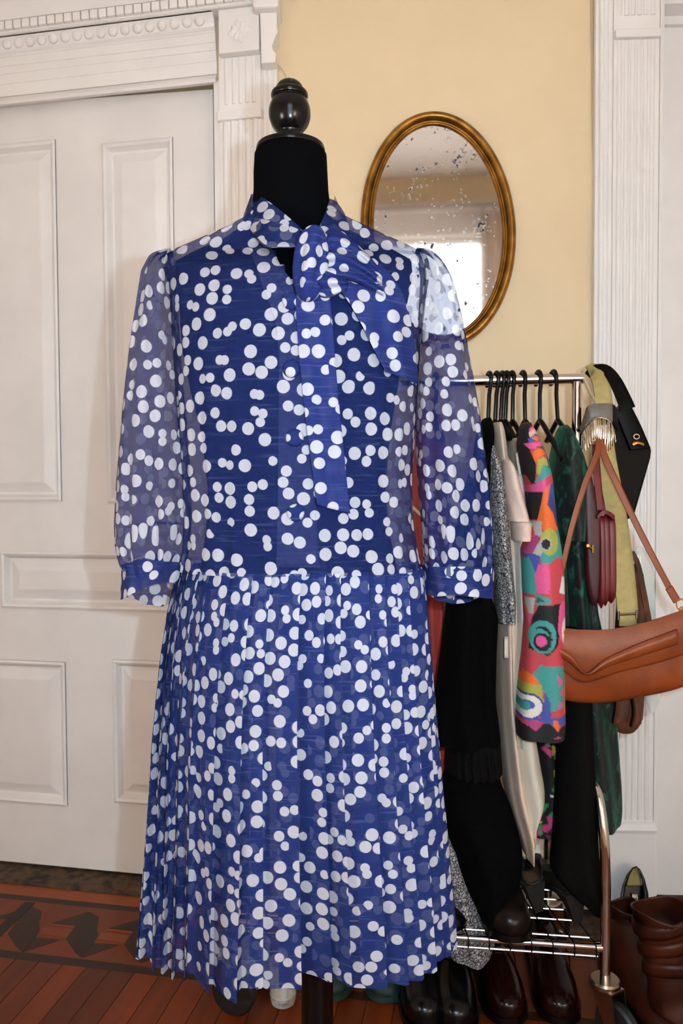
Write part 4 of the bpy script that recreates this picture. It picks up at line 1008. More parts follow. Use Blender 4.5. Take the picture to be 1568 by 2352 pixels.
# red dress, half hidden behind the polka dot skirt
g = garment('red_dress', 'coral red dress hanging mostly hidden behind the polka dot dress', 'dress', 1000, 1850, 1.50)
drape('body', M['red_cloth'], [(915, 985, 1000), (960, 955, 1015), (1060, 935, 1025), (1150, 930, 1030), (1400, 945, 1040), (1700, 950, 1038), (1850, 958, 1022)], 1.70, 0.05, g, fold=0.012, kf=2.4)
strip('lace_trim', [(934, 1148, 1.642), (960, 1172, 1.642), (985, 1196, 1.644)], [(934, 1156, 1.641), (960, 1182, 1.641), (985, 1206, 1.643)], M['peach_cloth'], g, th=0.003, nv=14, nu=4)
# navy garment
g = garment('navy_dress', 'dark navy dress hanging beside the coral red dress', 'dress', 975, 1600, 1.70)
drape('body', M['navy_cloth'], [(1180, 950, 985), (1300, 940, 990), (1500, 935, 996), (1650, 935, 1000)], 1.80, 0.04, g, fold=0.006)
# black tiered dress
g = garment('black_dress', 'long black tiered dress with a pleated frill, under the dotted cuff', 'dress', 1100, 2085, 1.50)
drape('bodice', M['black_cloth'], [(962, 1112, 1122), (990, 1100, 1127), (1060, 1090, 1124), (1120, 1070, 1116), (1300, 1030, 1114)], 1.56, 0.075, g, fold=0.006)
drape('skirt_tier', M['black_cloth'], [(1290, 1040, 1114), (1370, 1027, 1124), (1410, 1024, 1140), (1500, 1012, 1136), (1600, 1000, 1134), (1660, 993, 1142), (1695, 990, 1146)], 1.545, 0.08, g, fold=0.010, kf=2)
drape('pleated_frill', M['black_cloth2'], [(1680, 1032, 1142), (1720, 1028, 1146), (1762, 1022, 1149)], 1.555, 0.085, g, fold=0.006, kf=7, n=120)
drape('lower_skirt', M['black_cloth'], [(1755, 1026, 1138), (1800, 1015, 1150), (1850, 1010, 1172), (1900, 1022, 1186), (1950, 1040, 1197), (2000, 1056, 1193), (2040, 1072, 1176), (2085, 1096, 1116)], 1.57, 0.075, g, fold=0.008, kf=1.5)
# peach slip
g = garment('peach_dress', 'peach satin slip dress between the paisley blouse and cream jersey', 'dress', 1190, 1948, 1.58)
drape('body', M['peach_cloth'], [(972, 1133, 1147), (985, 1128, 1153), (1050, 1131, 1158), (1110, 1134, 1164), (1420, 1140, 1178), (1600, 1142, 1182), (1700, 1148, 1192), (1800, 1158, 1205), (1850, 1168, 1216), (1900, 1184, 1225), (1948, 1198, 1212)], 1.575, 0.07, g, fold=0.010, kf=1.8)
strip('care_label', [(1158, 1462, 1.495), (1158, 1512, 1.495)], [(1167, 1462, 1.494), (1167, 1512, 1.494)], M['cream_label'], g, th=0.001, nv=6, nu=4)
# grey paisley blouse and skirt
g = garment('paisley_blouse', 'grey and black paisley blouse sleeve beside the dotted cuff', 'blouse', 1150, 1425, 1.50)
drape('sleeve', M['paisley'], [(1018, 1118, 1128), (1040, 1114, 1136), (1080, 1117, 1150), (1140, 1119, 1160), (1200, 1123, 1165), (1300, 1130, 1172), (1380, 1139, 1181), (1425, 1141, 1178)], 1.525, 0.05, g, fold=0.006, kf=1.3)
g = garment('paisley_skirt', 'grey and black paisley skirt hem below the black tiered dress', 'skirt', 1080, 2180, 1.56)
drape('body', M['paisley'], [(1900, 1000, 1045), (1960, 1004, 1066), (2000, 1006, 1086), (2060, 1014, 1120), (2110, 1020, 1137), (2150, 1024, 1136), (2182, 1030, 1122)], 1.60, 0.06, g, fold=0.008, kf=1.5)
# pale pink top
g = garment('pink_top', 'pale pink short sleeved top over the cream jersey', 'top', 1180, 1250, 1.50)
drape('sleeve', M['pink_cloth'], [(1056, 1156, 1166), (1075, 1150, 1178), (1110, 1152, 1190), (1150, 1158, 1200), (1196, 1166, 1212)], 1.50, 0.045, g, fold=0.004, kf=1)
drape('sleeve_cuff', M['pink_cloth'], [(1192, 1172, 1216), (1240, 1176, 1216)], 1.50, 0.05, g, fold=0.002, kf=1)
drape('body', M['pink_cloth'], [(1050, 1150, 1164), (1150, 1152, 1172), (1240, 1158, 1182)], 1.60, 0.06, g, fold=0.004, kf=1)
# cream jersey
g = garment('cream_jersey', 'cream jersey with white piped neck hanging beside the print blouse', 'jersey', 1185, 1700, 1.56)
drape('shoulder', M['cream_cloth'], [(1008, 1172, 1184), (1025, 1168, 1192), (1060, 1168, 1196), (1100, 1172, 1200)], 1.60, 0.08, g, fold=0.003, kf=1)
strip('neck_piping', [(1184, 1042, 1.505), (1187, 1065, 1.505), (1192, 1092, 1.505)], [(1188, 1038, 1.504), (1193, 1064, 1.504), (1197, 1090, 1.504)], M['cream_label'], g, th=0.003, nv=12, nu=4)
drape('body', M['cream_cloth'], [(1080, 1168, 1200), (1200, 1170, 1205), (1300, 1168, 1204), (1420, 1172, 1206), (1550, 1170, 1204), (1650, 1172, 1194), (1700, 1178, 1192)], 1.545, 0.05, g, fold=0.008, kf=1.4)
# ivory silk skirt
g = garment('ivory_skirt', 'ivory silk skirt below the bright abstract print blouse', 'skirt', 1210, 1900, 1.60)
drape('body', M['ivory_silk'], [(1640, 1180, 1205), (1690, 1176, 1226), (1750, 1180, 1236), (1800, 1184, 1246), (1840, 1192, 1246), (1880, 1202, 1224), (1900, 1206, 1214)], 1.545, 0.05, g, fold=0.006, kf=1.1)
g = garment('white_slip', 'white slip hem peeking out below the paisley skirt', 'slip', 1160, 2120, 1.63)
drape('hem', M['ivory_silk'], [(1990, 1150, 1186), (2030, 1142, 1184), (2070, 1136, 1170), (2120, 1134, 1142)], 1.66, 0.03, g, fold=0.004, kf=1)
# bright abstract print blouse
PC = {'org': (232, 106, 40), 'pnk': (222, 84, 140), 'red': (196, 66, 74), 'teal': (64, 148, 140), 'blu': (66, 84, 160), 'nav': (60, 60, 118), 'olv': (166, 164, 72), 'blk': (18, 17, 20), 'wht': (222, 214, 204), 'gry': (176, 172, 168), 'dgr': (66, 84, 78), 'pch': (216, 176, 150), 'mag': (170, 60, 112)}
PL = {k: lin(c) for k, c in PC.items()}
def zp(x, y): return 1160 + x / 5.88, 950 + y / 5.88          # upper detail crop
def zq(x, y): return 1160 + x / 5.88, 1350 + y / 5.88         # lower detail crop
SHP = []
def poly(c, pts, fn): SHP.append((PL[c], 'p', [fn(*p) for p in pts]))
def elp(c, cx, cy, rx, ry, fn):
    x, y = fn(cx, cy); SHP.append((PL[c], 'e', (x, y, rx / 5.88, ry / 5.88)))
poly('blk', [(140, 150), (320, 120), (260, 520), (330, 700), (330, 1050), (190, 620)], zp)
poly('pnk', [(255, 230), (330, 170), (400, 240), (290, 300)], zp); poly('pch', [(255, 270), (330, 220), (410, 260), (430, 320), (260, 330)], zp)
poly('blu', [(240, 360), (330, 290), (430, 310), (430, 370), (250, 410)], zp); elp('org', 350, 350, 62, 26, zp)
poly('pnk', [(190, 410), (300, 420), (430, 380), (445, 440), (300, 490), (250, 490)], zp)
poly('dgr', [(290, 480), (450, 440), (560, 520), (600, 780), (470, 760), (480, 560), (390, 470)], zp)
poly('org', [(280, 560), (320, 500), (410, 485), (475, 540), (380, 600), (330, 700)], zp)
poly('teal', [(310, 940), (370, 830), (340, 700), (420, 700), (500, 740), (600, 780), (440, 880)], zp)
poly('olv', [(350, 640), (420, 595), (470, 620), (495, 715), (415, 705), (370, 840), (335, 810)], zp)
poly('pnk', [(270, 970), (450, 880), (590, 780), (610, 890), (520, 960), (430, 1050), (280, 1050)], zp)
poly('red', [(450, 880), (590, 790), (608, 890), (440, 985)], zp)
poly('blk', [(250, 1050), (430, 1050), (370, 1420), (300, 1430)], zp)
poly('org', [(420, 1050), (520, 960), (500, 1150), (465, 1220), (560, 1350), (630, 1560), (420, 1560), (360, 1430)], zp)
poly('blu', [(520, 960), (610, 890), (680, 1250), (660, 1420), (520, 1250), (470, 1200)], zp); poly('nav', [(465, 1215), (530, 1080), (590, 1250), (660, 1420), (680, 1530), (610, 1500), (560, 1330)], zp)
poly('org', [(665, 1270), (700, 1320), (750, 1700), (700, 1600), (655, 1450)], zp)
poly('gry', [(310, 1430), (405, 1440), (405, 1900), (300, 1860), (330, 1600)], zp); poly('mag', [(205, 1830), (330, 1620), (400, 1640), (290, 1870)], zp)
poly('teal', [(380, 1880), (600, 1560), (690, 1540), (760, 1700), (760, 2000), (640, 1900), (560, 1990), (390, 1990)], zp)
elp('olv', 505, 1710, 128, 178, zp); elp('gry', 455, 1735, 76, 80, zp); elp('blk', 455, 1735, 58, 66, zp)
poly('blu', [(200, 1870), (300, 1860), (380, 1900), (360, 2200), (320, 2100)], zp)
poly('teal', [(210, 1940), (260, 1900), (330, 2120), (340, 2400), (215, 2400)], zp)
poly('pnk', [(360, 2000), (490, 1980), (500, 2380), (350, 2380), (320, 2150)], zp); poly('red', [(490, 1990), (640, 1900), (760, 2000), (760, 2400), (500, 2400)], zp)
poly('wht', [(690, 2160), (760, 2200), (760, 2420), (640, 2380)], zp)
poly('teal', [(340, 30), (500, 90), (510, 160), (340, 190)], zq); poly('dgr', [(350, 70), (450, 140), (340, 150)], zq); poly('red', [(495, -20), (740, 100), (660, 180), (510, 160)], zq)
poly('gry', [(235, 100), (330, 90), (310, 300), (250, 300)], zq); poly('org', [(235, 160), (265, 300), (250, 300)], zq); poly('pnk', [(250, 310), (305, 300), (270, 460)], zq)
poly('blk', [(370, 190), (660, 170), (620, 700), (500, 850), (260, 760), (300, 350)], zq)
poly('pnk', [(640, 200), (700, 140), (760, 150), (760, 760), (680, 680), (610, 520)], zq); elp('wht', 750, 540, 72, 180, zq); elp('org', 728, 560, 14, 32, zq)
elp('teal', 425, 600, 168, 220, zq); elp('blk', 415, 620, 118, 165, zq); elp('teal', 385, 600, 105, 105, zq); elp('blk', 410, 650, 96, 105, zq); elp('pnk', 400, 655, 64, 74, zq)
poly('red', [(220, 800), (330, 830), (480, 850), (600, 720), (690, 700), (740, 990), (400, 975), (290, 1100), (200, 1080)], zq)
poly('teal', [(295, 1100), (390, 970), (740, 995), (730, 1540), (520, 1560), (400, 1240)], zq)
for tri in ([(600, 1080), (695, 1190), (630, 1280)], [(635, 1330), (700, 1270), (700, 1400)], [(625, 1420), (700, 1500), (620, 1540)]): poly('pnk', tri, zq)
poly('org', [(730, 1100), (770, 1000), (745, 1650), (715, 1650)], zq); poly('org', [(190, 1220), (210, 1060), (320, 1120), (405, 1225)], zq)
poly('olv', [(170, 1340), (190, 1220), (410, 1225), (430, 1480), (330, 1380)], zq); poly('blu', [(430, 1310), (500, 1400), (530, 1640), (380, 1690), (430, 1500)], zq)
elp('nav', 250, 1520, 185, 180, zq); elp('wht', 245, 1520, 170, 150, zq); elp('blu', 235, 1500, 90, 58, zq); elp('teal', 205, 1515, 62, 66, zq)
poly('blu', [(140, 1690), (420, 1660), (780, 1640), (780, 1760), (560, 1750), (430, 1710)], zq); poly('mag', [(150, 1690), (425, 1720), (340, 1830), (250, 1780)], zq); poly('org', [(540, 1680), (600, 1680), (640, 1780), (610, 1830), (560, 1770)], zq)
poly('blk', [(140, 1740), (250, 1780), (340, 1840), (440, 1720), (520, 1740), (610, 1840), (680, 1770), (790, 1790), (790, 2020), (140, 2020)], zq); poly('mag', [(520, 1930), (620, 1900), (700, 1935)], zq)
def bbx(k, s_): return (min(q[0] for q in s_), max(q[0] for q in s_), min(q[1] for q in s_), max(q[1] for q in s_)) if k == 'p' else (s_[0] - s_[2], s_[0] + s_[2], s_[1] - s_[3], s_[1] + s_[3])
SHPB = [(c_, k_, s_, bbx(k_, s_)) for c_, k_, s_ in SHP]
def blouse_paint(px, py, front):
    c = PL['red'] if py < 1700 else PL['blk']
    for col, k, s_, bb4 in SHPB:
        if px < bb4[0] or px > bb4[1] or py < bb4[2] or py > bb4[3]: continue
        if k == 'p':
            if inpoly(px, py, s_): c = col
        elif ((px - s_[0]) / s_[2]) ** 2 + ((py - s_[1]) / s_[3]) ** 2 < 1: c = col
    return c
g = garment('print_blouse', 'bright blouse in an abstract orange, teal, pink and black print', 'blouse', 1240, 1690, 1.46)
drape('body', M['print'], [(972, 1200, 1214), (985, 1194, 1222), (1020, 1190, 1238), (1060, 1196, 1254), (1100, 1206, 1262), (1160, 1212, 1268), (1200, 1214, 1272), (1260, 1196, 1284), (1330, 1198, 1290), (1420, 1202, 1292), (1500, 1198, 1291), (1600, 1189, 1292), (1660, 1186, 1293), (1688, 1188, 1290)], 1.485, 0.05, g, fold=0.004, kf=1.2, n=150, step=2.6, paint=blouse_paint, pw=2.8)
# black floral dress
FS = []
def zf(x, y): return 1180 + x / 9.05, 1660 + y / 9.05
def fp_(c, pts): FS.append((lin(c), 'p', [zf(*p) for p in pts]))
Yw, Pk, Gn, Wt, Gy = (206, 164, 20), (196, 66, 122), (46, 140, 80), (220, 215, 205), (110, 116, 120)
fp_(Gy, [(500, 290), (590, 220), (600, 340)]); fp_(Pk, [(455, 400), (520, 310), (650, 420), (640, 570), (540, 470)]); fp_(Yw, [(630, 320), (690, 290), (740, 380), (790, 560), (780, 630), (700, 580), (720, 500), (650, 520), (650, 400)]); fp_(Wt, [(720, 430), (755, 430), (755, 465), (725, 465)])
fp_(Yw, [(690, 790), (780, 830), (860, 820), (850, 980), (820, 1080), (750, 1060), (720, 960), (680, 900)]); fp_(Gy, [(750, 800), (850, 700), (860, 830), (780, 850)]); fp_(Wt, [(795, 940), (830, 940), (830, 980), (795, 980)])
fp_(Gn, [(640, 1180), (700, 1100), (740, 1220), (720, 1300)]); fp_(Gn, [(750, 1230), (820, 1180), (860, 1230), (840, 1280)]); fp_(Wt, [(610, 1290), (740, 1330), (770, 1560), (745, 1560), (720, 1360), (610, 1330)])
fp_(Gn, [(600, 1700), (820, 1480), (850, 1500), (800, 1700), (700, 1780), (620, 1770)]); fp_(Gn, [(400, 1700), (560, 1480), (600, 1500), (500, 1700)]); fp_(Pk, [(560, 1760), (600, 1720), (740, 1800), (640, 1960), (540, 2080), (450, 2040), (500, 1930), (580, 1880)]); fp_(Pk, [(300, 1960), (350, 1920), (430, 2100), (400, 2170), (330, 2060)]); fp_(Gn, [(400, 1960), (480, 1900), (450, 2030), (490, 2100), (430, 2160)]); fp_(Yw, [(340, 1890), (430, 1840), (490, 1880), (400, 1920)])
fp_((110, 50, 90), [(680, 2030), (740, 2030), (720, 2120)]); fp_((110, 50, 90), [(520, 2120), (600, 2130), (610, 2220)])
FSB = [(c_, k_, s_, bbx(k_, s_)) for c_, k_, s_ in FS]
def floral_paint(px, py, front):
    c = lin((14, 13, 15))
    for col, k, s_, bb4 in FSB:
        if px < bb4[0] or px > bb4[1] or py < bb4[2] or py > bb4[3]: continue
        if inpoly(px, py, s_): c = col
    return c
g = garment('floral_dress', 'black dress with yellow, pink and green flowers behind the ivory skirt', 'dress', 1245, 1905, 1.62)
drape('body', M['print2'], [(1560, 1222, 1268), (1690, 1222, 1276), (1760, 1230, 1280), (1850, 1222, 1280), (1870, 1212, 1278), (1905, 1216, 1276)], 1.62, 0.05, g, fold=0.004, kf=1.3, n=120, step=2.6, paint=floral_paint, pw=3)
# green velvet jacket and black trousers
g = garment('velvet_jacket', 'dark green crushed velvet jacket hanging next to the rack post', 'jacket', 1350, 1880, 1.55)
drape('shoulder', M['velvet'], [(978, 1290, 1295), (990, 1284, 1304), (1020, 1274, 1320), (1050, 1266, 1334), (1090, 1262, 1346), (1140, 1264, 1348), (1180, 1268, 1345), (1240, 1274, 1334)], 1.555, 0.06, g, fold=0.007, kf=1.4)
drape('body', M['velvet'], [(1100, 1266, 1336), (1200, 1270, 1340), (1300, 1280, 1350), (1400, 1286, 1362), (1470, 1290, 1378), (1620, 1296, 1404), (1700, 1300, 1411), (1800, 1304, 1419), (1860, 1308, 1421), (1878, 1312, 1416)], 1.60, 0.07, g, fold=0.012, kf=1.6)
drape('sleeve', M['velvet'], [(1060, 1258, 1276), (1100, 1256, 1282), (1300, 1262, 1292), (1480, 1270, 1300)], 1.60, 0.05, g, fold=0.004, kf=1)
g = garment('black_trousers', 'long black trousers hanging below the tan leather bag', 'trousers', 1310, 2085, 1.52)
drape('leg', M['black_cloth2'], [(1440, 1292, 1348), (1600, 1288, 1352), (1700, 1282, 1356), (1800, 1278, 1362), (1950, 1270, 1370), (1995, 1262, 1374), (2030, 1290, 1380), (2078, 1350, 1384)], 1.545, 0.055, g, fold=0.006, kf=1.2)

# ================================================================== BAGS ON THE RACK END
def pillow(name, top, bot, Y, bulge, m, par, ns=40, nt=20, thick=0.02, ex=4, wr=0.0):
    T, B = spline(top, ns), spline(bot, ns); v = []; uv = []
    for side in (0, 1):
        for i in range(ns):
            for j in range(nt):
                s_, t = i / (ns - 1), j / (nt - 1); px = T[i][0] * (1 - t) + B[i][0] * t; py = T[i][1] * (1 - t) + B[i][1] * t
                g_ = ((1 - abs(2 * s_ - 1) ** ex) * (1 - abs(2 * t - 1) ** ex)) ** 0.5
                p = P(px, py, Y); p.y += (-bulge * g_ + wr * math.sin(9 * s_ + 5 * t) * g_) if side == 0 else (thick * g_)
                v.append(p); uv.append((s_, t))
    f = grid_faces(ns, nt) + grid_faces(ns, nt, ns * nt, True)
    return mesh_obj(name, v, f, m, par, uvs=uv)
def group_bag(name, label, px, py, Y): 
    p = P(px, py, Y); return empty(name, tuple(p), label, 'bag', 'bags hung on the rack end')
# tan leather shoulder bag
g = group_bag('tan_shoulder_bag', 'tan leather shoulder bag with a V-shaped flap hanging in front of the trousers', 1430, 1600, 1.44)
pillow('bag_body', [(1262, 1436), (1330, 1446), (1400, 1447), (1470, 1434), (1540, 1412), (1610, 1384)], [(1264, 1600), (1330, 1614), (1400, 1613), (1470, 1601), (1540, 1587), (1612, 1562)], 1.475, 0.022, M['tan_leather'], g, ns=60, nt=26, thick=0.025, wr=0.0015)
strip('flap', [(1264, 1440, 1.456), (1330, 1446, 1.454), (1400, 1446, 1.452), (1480, 1430, 1.452), (1550, 1408, 1.454), (1608, 1386, 1.458)], [(1266, 1518, 1.450), (1300, 1546, 1.449), (1342, 1568, 1.448), (1420, 1545, 1.447), (1520, 1520, 1.447), (1608, 1490, 1.45)], M['tan_leather'], g, th=0.004, nv=60, nu=20, bulge=0.006)
strip('flap_pleat', [(1266, 1478, 1.443), (1310, 1500, 1.441), (1335, 1535, 1.440), (1352, 1545, 1.439), (1390, 1515, 1.438), (1470, 1478, 1.438), (1556, 1446, 1.44)], [(1266, 1500, 1.443), (1305, 1520, 1.441), (1338, 1548, 1.440), (1358, 1550, 1.440), (1400, 1530, 1.438), (1475, 1506, 1.438), (1558, 1480, 1.44)], M['tan_leather'], g, th=0.005, nv=60, nu=8, bulge=0.004)
def strap(name, pts, w0, w1, m, par, th=0.003):
    """flat strap along (px,py,Y) points; width in pixels"""
    S = spline(pts, 40); Lq, Rq = [], []
    for i, (x, y, Y) in enumerate(S):
        a = S[max(0, i - 1)]; b_ = S[min(len(S) - 1, i + 1)]; dx, dy = b_[0] - a[0], b_[1] - a[1]; l = math.hypot(dx, dy) or 1; w = (w0 + (w1 - w0) * i / 39) / 2
        Lq.append((x - dy / l * w, y + dx / l * w, Y)); Rq.append((x + dy / l * w, y - dx / l * w, Y))
    return strip(name, Lq, Rq, m, par, th=th, nv=40, nu=5)
strap('strap', [(1376, 1006, 1.50), (1372, 1040, 1.485), (1344, 1110, 1.475), (1316, 1200, 1.470), (1295, 1290, 1.468), (1272, 1400, 1.468), (1266, 1446, 1.468)], 15, 11, M['tan_leather2'], g)
strap('strap', [(1378, 1006, 1.498), (1388, 1046, 1.484), (1412, 1100, 1.475), (1452, 1185, 1.468), (1500, 1280, 1.462), (1540, 1355, 1.46), (1552, 1376, 1.46)], 16, 13, M['tan_leather2'], g)
strap('strap_keeper', [(1537, 1350, 1.457), (1556, 1382, 1.457)], 17, 17, M['tan_leather2'], g, th=0.005)
rg = MB(); pts = [P(1562 + 9 * math.cos(a), 1388 + 13 * math.sin(a), 1.457) for a in np.linspace(0, 6.283, 17)]; rg.tube(pts, 0.0013, 6); rg.build('ring', M['brass'], g)
rg = MB(); pts = [P(1566 + 6 * math.cos(a), 1404 + 10 * math.sin(a), 1.457) for a in np.linspace(0, 6.283, 17)]; rg.tube(pts, 0.0013, 6); rg.build('ring', M['brass'], g)
# burgundy satchel
g = group_bag('burgundy_bag', 'burgundy leather handbag with a gold clasp between green velvet and olive strap', 1375, 1395, 1.50)
pillow('flap', [(1336, 1112), (1352, 1078), (1372, 1150), (1384, 1186)], [(1345, 1330), (1354, 1376), (1364, 1392), (1376, 1380)], 1.515, 0.012, M['burgundy_dark'], g, ns=24, nt=24, thick=0.02)
for k, (x0, x1) in enumerate(((1372, 1386), (1381, 1396), (1392, 1411))):
    pillow('gusset_fold', [(x0, 1186 + 2 * k), ((x0 + x1) / 2, 1182), (x1, 1186)], [(x0 + 1, 1384 - 4 * k), ((x0 + x1) / 2 + 2, 1398 - 6 * k), (x1 + 2, 1372)], 1.512 + 0.004 * k, 0.014, M['burgundy'], g, ns=14, nt=24, thick=0.03)
strip('top_edge', [(1371, 1184, 1.496), (1385, 1172, 1.494), (1398, 1174, 1.494), (1412, 1184, 1.496)], [(1372, 1192, 1.494), (1386, 1182, 1.492), (1398, 1184, 1.492), (1411, 1196, 1.494)], M['burgundy'], g, th=0.02, nv=24, nu=5)
strap('strap', [(1368, 1020, 1.522), (1370, 1070, 1.515), (1374, 1120, 1.508), (1380, 1172, 1.50)], 16, 17, M['burgundy'], g)
b = MB(); b.tube([P(1347, 1253, 1.499), P(1361, 1262, 1.499)], 0.0022, 8); b.tube([P(1361, 1252, 1.498), P(1361, 1270, 1.498)], 0.0024, 8); b.lathe(P(1349, 1253, 1.498), [(0.003, -0.003), (0.0035, 0), (0.003, 0.003)], 12, axis='y'); b.build('clasp', M['brass'], g)
# olive canvas strap bag
g = group_bag('olive_strap_bag', 'olive canvas bag strap with a metal slider over a brown bag', 1440, 1432, 1.52)
strap('upper_strap', [(1352, 856, 1.64), (1366, 852, 1.62), (1380, 880, 1.585), (1388, 930, 1.56), (1392, 975, 1.555)], 30, 44, M['olive'], g, th=0.004)
strap('front_strap', [(1386, 1010, 1.545), (1396, 1075, 1.535), (1412, 1160, 1.528), (1426, 1250, 1.524), (1436, 1340, 1.520), (1442, 1412, 1.518)], 44, 48, M['olive'], g, th=0.004)
strap('strap_fold', [(1441, 1409, 1.511), (1442, 1422, 1.508), (1442, 1438, 1.512)], 40, 40, M['olive'], g, th=0.008)
b = MB(); b.tube([P(1420, 1412, 1.506), P(1462, 1410, 1.506)], 0.0022, 8); b.tube([P(1420, 1404, 1.506), P(1420, 1424, 1.506)], 0.0026, 8); b.tube([P(1462, 1402, 1.506), P(1462, 1420, 1.506)], 0.0026, 8); b.build('slider', M['steel'], g)
# brown suede bag behind
g = group_bag('brown_suede_bag', 'slouchy brown suede bag hanging behind the tan leather bag', 1440, 1685, 1.56)
pillow('bag_body', [(1424, 1330), (1440, 1300), (1462, 1296), (1478, 1320)], [(1404, 1668), (1424, 1684), (1455, 1682), (1476, 1652)], 1.565, 0.022, M['brown_suede'], g, ns=30, nt=40, thick=0.03, wr=0.006)
strap('strap', [(1452, 1268, 1.555), (1466, 1300, 1.55), (1480, 1370, 1.548), (1492, 1440, 1.548)], 10, 14, M['brown_suede'], g)
strip('fold', [(1416, 1590, 1.535), (1414, 1630, 1.532), (1408, 1665, 1.535)], [(1444, 1590, 1.532), (1446, 1630, 1.528), (1440, 1655, 1.530)], M['brown_suede'], g, th=0.014, nv=20, nu=10, bulge=0.006)
strip('fold', [(1450, 1590, 1.536), (1456, 1640, 1.532), (1450, 1672, 1.535)], [(1464, 1590, 1.536), (1474, 1640, 1.532), (1472, 1664, 1.535)], M['brown_suede'], g, th=0.014, nv=20, nu=10, bulge=0.006)
# clear vinyl bag corner
g = group_bag('clear_vinyl_bag', 'clear vinyl bag corner showing below the tan leather bag', 1495, 1635, 1.58)
pillow('bag_body', [(1458, 1260), (1475, 1256), (1500, 1300)], [(1482, 1612), (1497, 1640), (1514, 1612)], 1.58, 0.008, M['milky'], g, ns=20, nt=30, thick=0.008)
# black box bag
g = group_bag('black_box_bag', 'black leather box bag with brass fittings hung beside the white casing', 1450, 1180, 1.56)
bp = [(1408, 952), (1440, 918), (1474, 985), (1496, 1034), (1494, 1052), (1456, 1186), (1436, 1196), (1418, 1180), (1412, 1060)]
b = MB(); b.prism([P(x, y, 1.565) for x, y in bp], [P(x, y, 1.565) + Vector((0.01, 0.07, 0)) for x, y in bp]); b.build('bag_body', M['black_leather'], g, smooth=False, bev=0.004)
strip('bag_lid', [(1416, 950, 1.556), (1432, 990, 1.554), (1450, 1034, 1.553)], [(1444, 922, 1.556), (1472, 978, 1.554), (1494, 1030, 1.553)], M['black_leather'], g, th=0.012, nv=20, nu=10, bulge=0.003)
strap('shoulder_strap', [(1350, 862, 1.65), (1366, 848, 1.625), (1392, 850, 1.60), (1414, 876, 1.575), (1434, 918, 1.556), (1442, 940, 1.552)], 16, 36, M['black_leather'], g, th=0.006)
b = MB(); pts = [P(1461 + 6.5 * math.cos(a), 1003 + 5.5 * math.sin(a), 1.546) for a in np.linspace(0, 6.283, 17)]; b.tube(pts, 0.0013, 6); b.build('eyelet', M['steel'], g)
b = MB(); pts = spline([P(1452, 1022, 1.546), P(1462, 1018, 1.545), P(1476, 1022, 1.546)], 12); b.tube(pts, 0.0045, 10); b.build('lock_plate', M['brass'], g)
# chrome comb headband hung over the post
cp = P(1372, 985, 1.56); g = empty('comb_headband', tuple(cp), 'chrome wire comb hair clip with a grey band hooked on the rack end', 'hair clip')
strip('band', [(1334, 985, 1.53), (1346, 950, 1.515), (1356, 930, 1.51), (1398, 926, 1.51), (1412, 932, 1.52)], [(1336, 996, 1.53), (1352, 976, 1.512), (1366, 962, 1.505), (1398, 966, 1.505), (1410, 976, 1.515)], M['grey_felt'], g, th=0.012, nv=40, nu=8, bulge=0.003)
strip('band_end', [(1396, 930, 1.512), (1410, 930, 1.514), (1420, 945, 1.520)], [(1398, 968, 1.508), (1408, 978, 1.512), (1418, 990, 1.520)], M['black_plastic'], g, th=0.014, nv=16, nu=6, bulge=0.003)
b = MB(); arch = spline([P(1335, 1000, 1.522), P(1345, 978, 1.508), (P(1366, 962, 1.500)), P(1384, 960, 1.500), P(1400, 968, 1.503), P(1408, 985, 1.512)], 24); arch = [Vector(q) for q in arch]; b.tube(arch, 0.0014, 6); b.build('comb_spine', M['chrome'], g)
for k in range(17):
    a = k / 16; i = int(a * 23); top = arch[i]; xx = 1336 + 76 * a; yb = 1022 + 14 * math.sin(math.pi * a * 3 + 1) + 6 * a
    e = P(xx, yb, 1.512 - 0.012 * math.sin(math.pi * a))
    MB().tube([top, (top + e) / 2 + Vector((0, -0.004, 0)), e, e + Vector((0.003, -0.001, 0.006))], 0.0011, 6).build('comb_tooth', M['chrome'], g)
tag(MB().tube(spline([P(1340, 850, 1.64), P(1338, 862, 1.62), P(1352, 895, 1.58), P(1371, 930, 1.52)], 16), 0.0035, 8).build('ribbon_loop', M['cord']), 'beige ribbon looped over the end of the rack bar', 'ribbon')

# ================================================================== SHOES
def sweep_shoe(st, nseg=20, z0=0.0):
    """st: (y along shoe heel->toe, half width, top height); returns D-shaped loft in local space"""
    v = []; f = []
    for (y, w, h) in st:
        for j in range(nseg):
            a = math.pi * j / (nseg - 1); c, s_ = math.cos(a), math.sin(a)
            v.append((w * math.copysign(abs(c) ** 0.75, c), y, z0 + max(h - z0, 0.001) * abs(s_) ** 0.7))
    n = nseg
    for i in range(len(st) - 1):
        for j in range(n - 1): f.append((i * n + j, i * n + j + 1, (i + 1) * n + j + 1, (i + 1) * n + j))
        f.append((i * n + n - 1, i * n, (i + 1) * n, (i + 1) * n + n - 1))
    f += [tuple(range(n))[::-1], tuple(range((len(st) - 1) * n, len(st) * n))]
    return v, f
def place(v, loc, rz=0, tilt=None, sx=1, sc_=1):
    R_ = Matrix.Rotation(rz, 4, 'Z') @ (tilt if tilt is not None else Matrix.Identity(4))
    return [R_ @ Vector((x * sx * sc_, y * sc_, z * sc_)) + Vector(loc) for x, y, z in v]
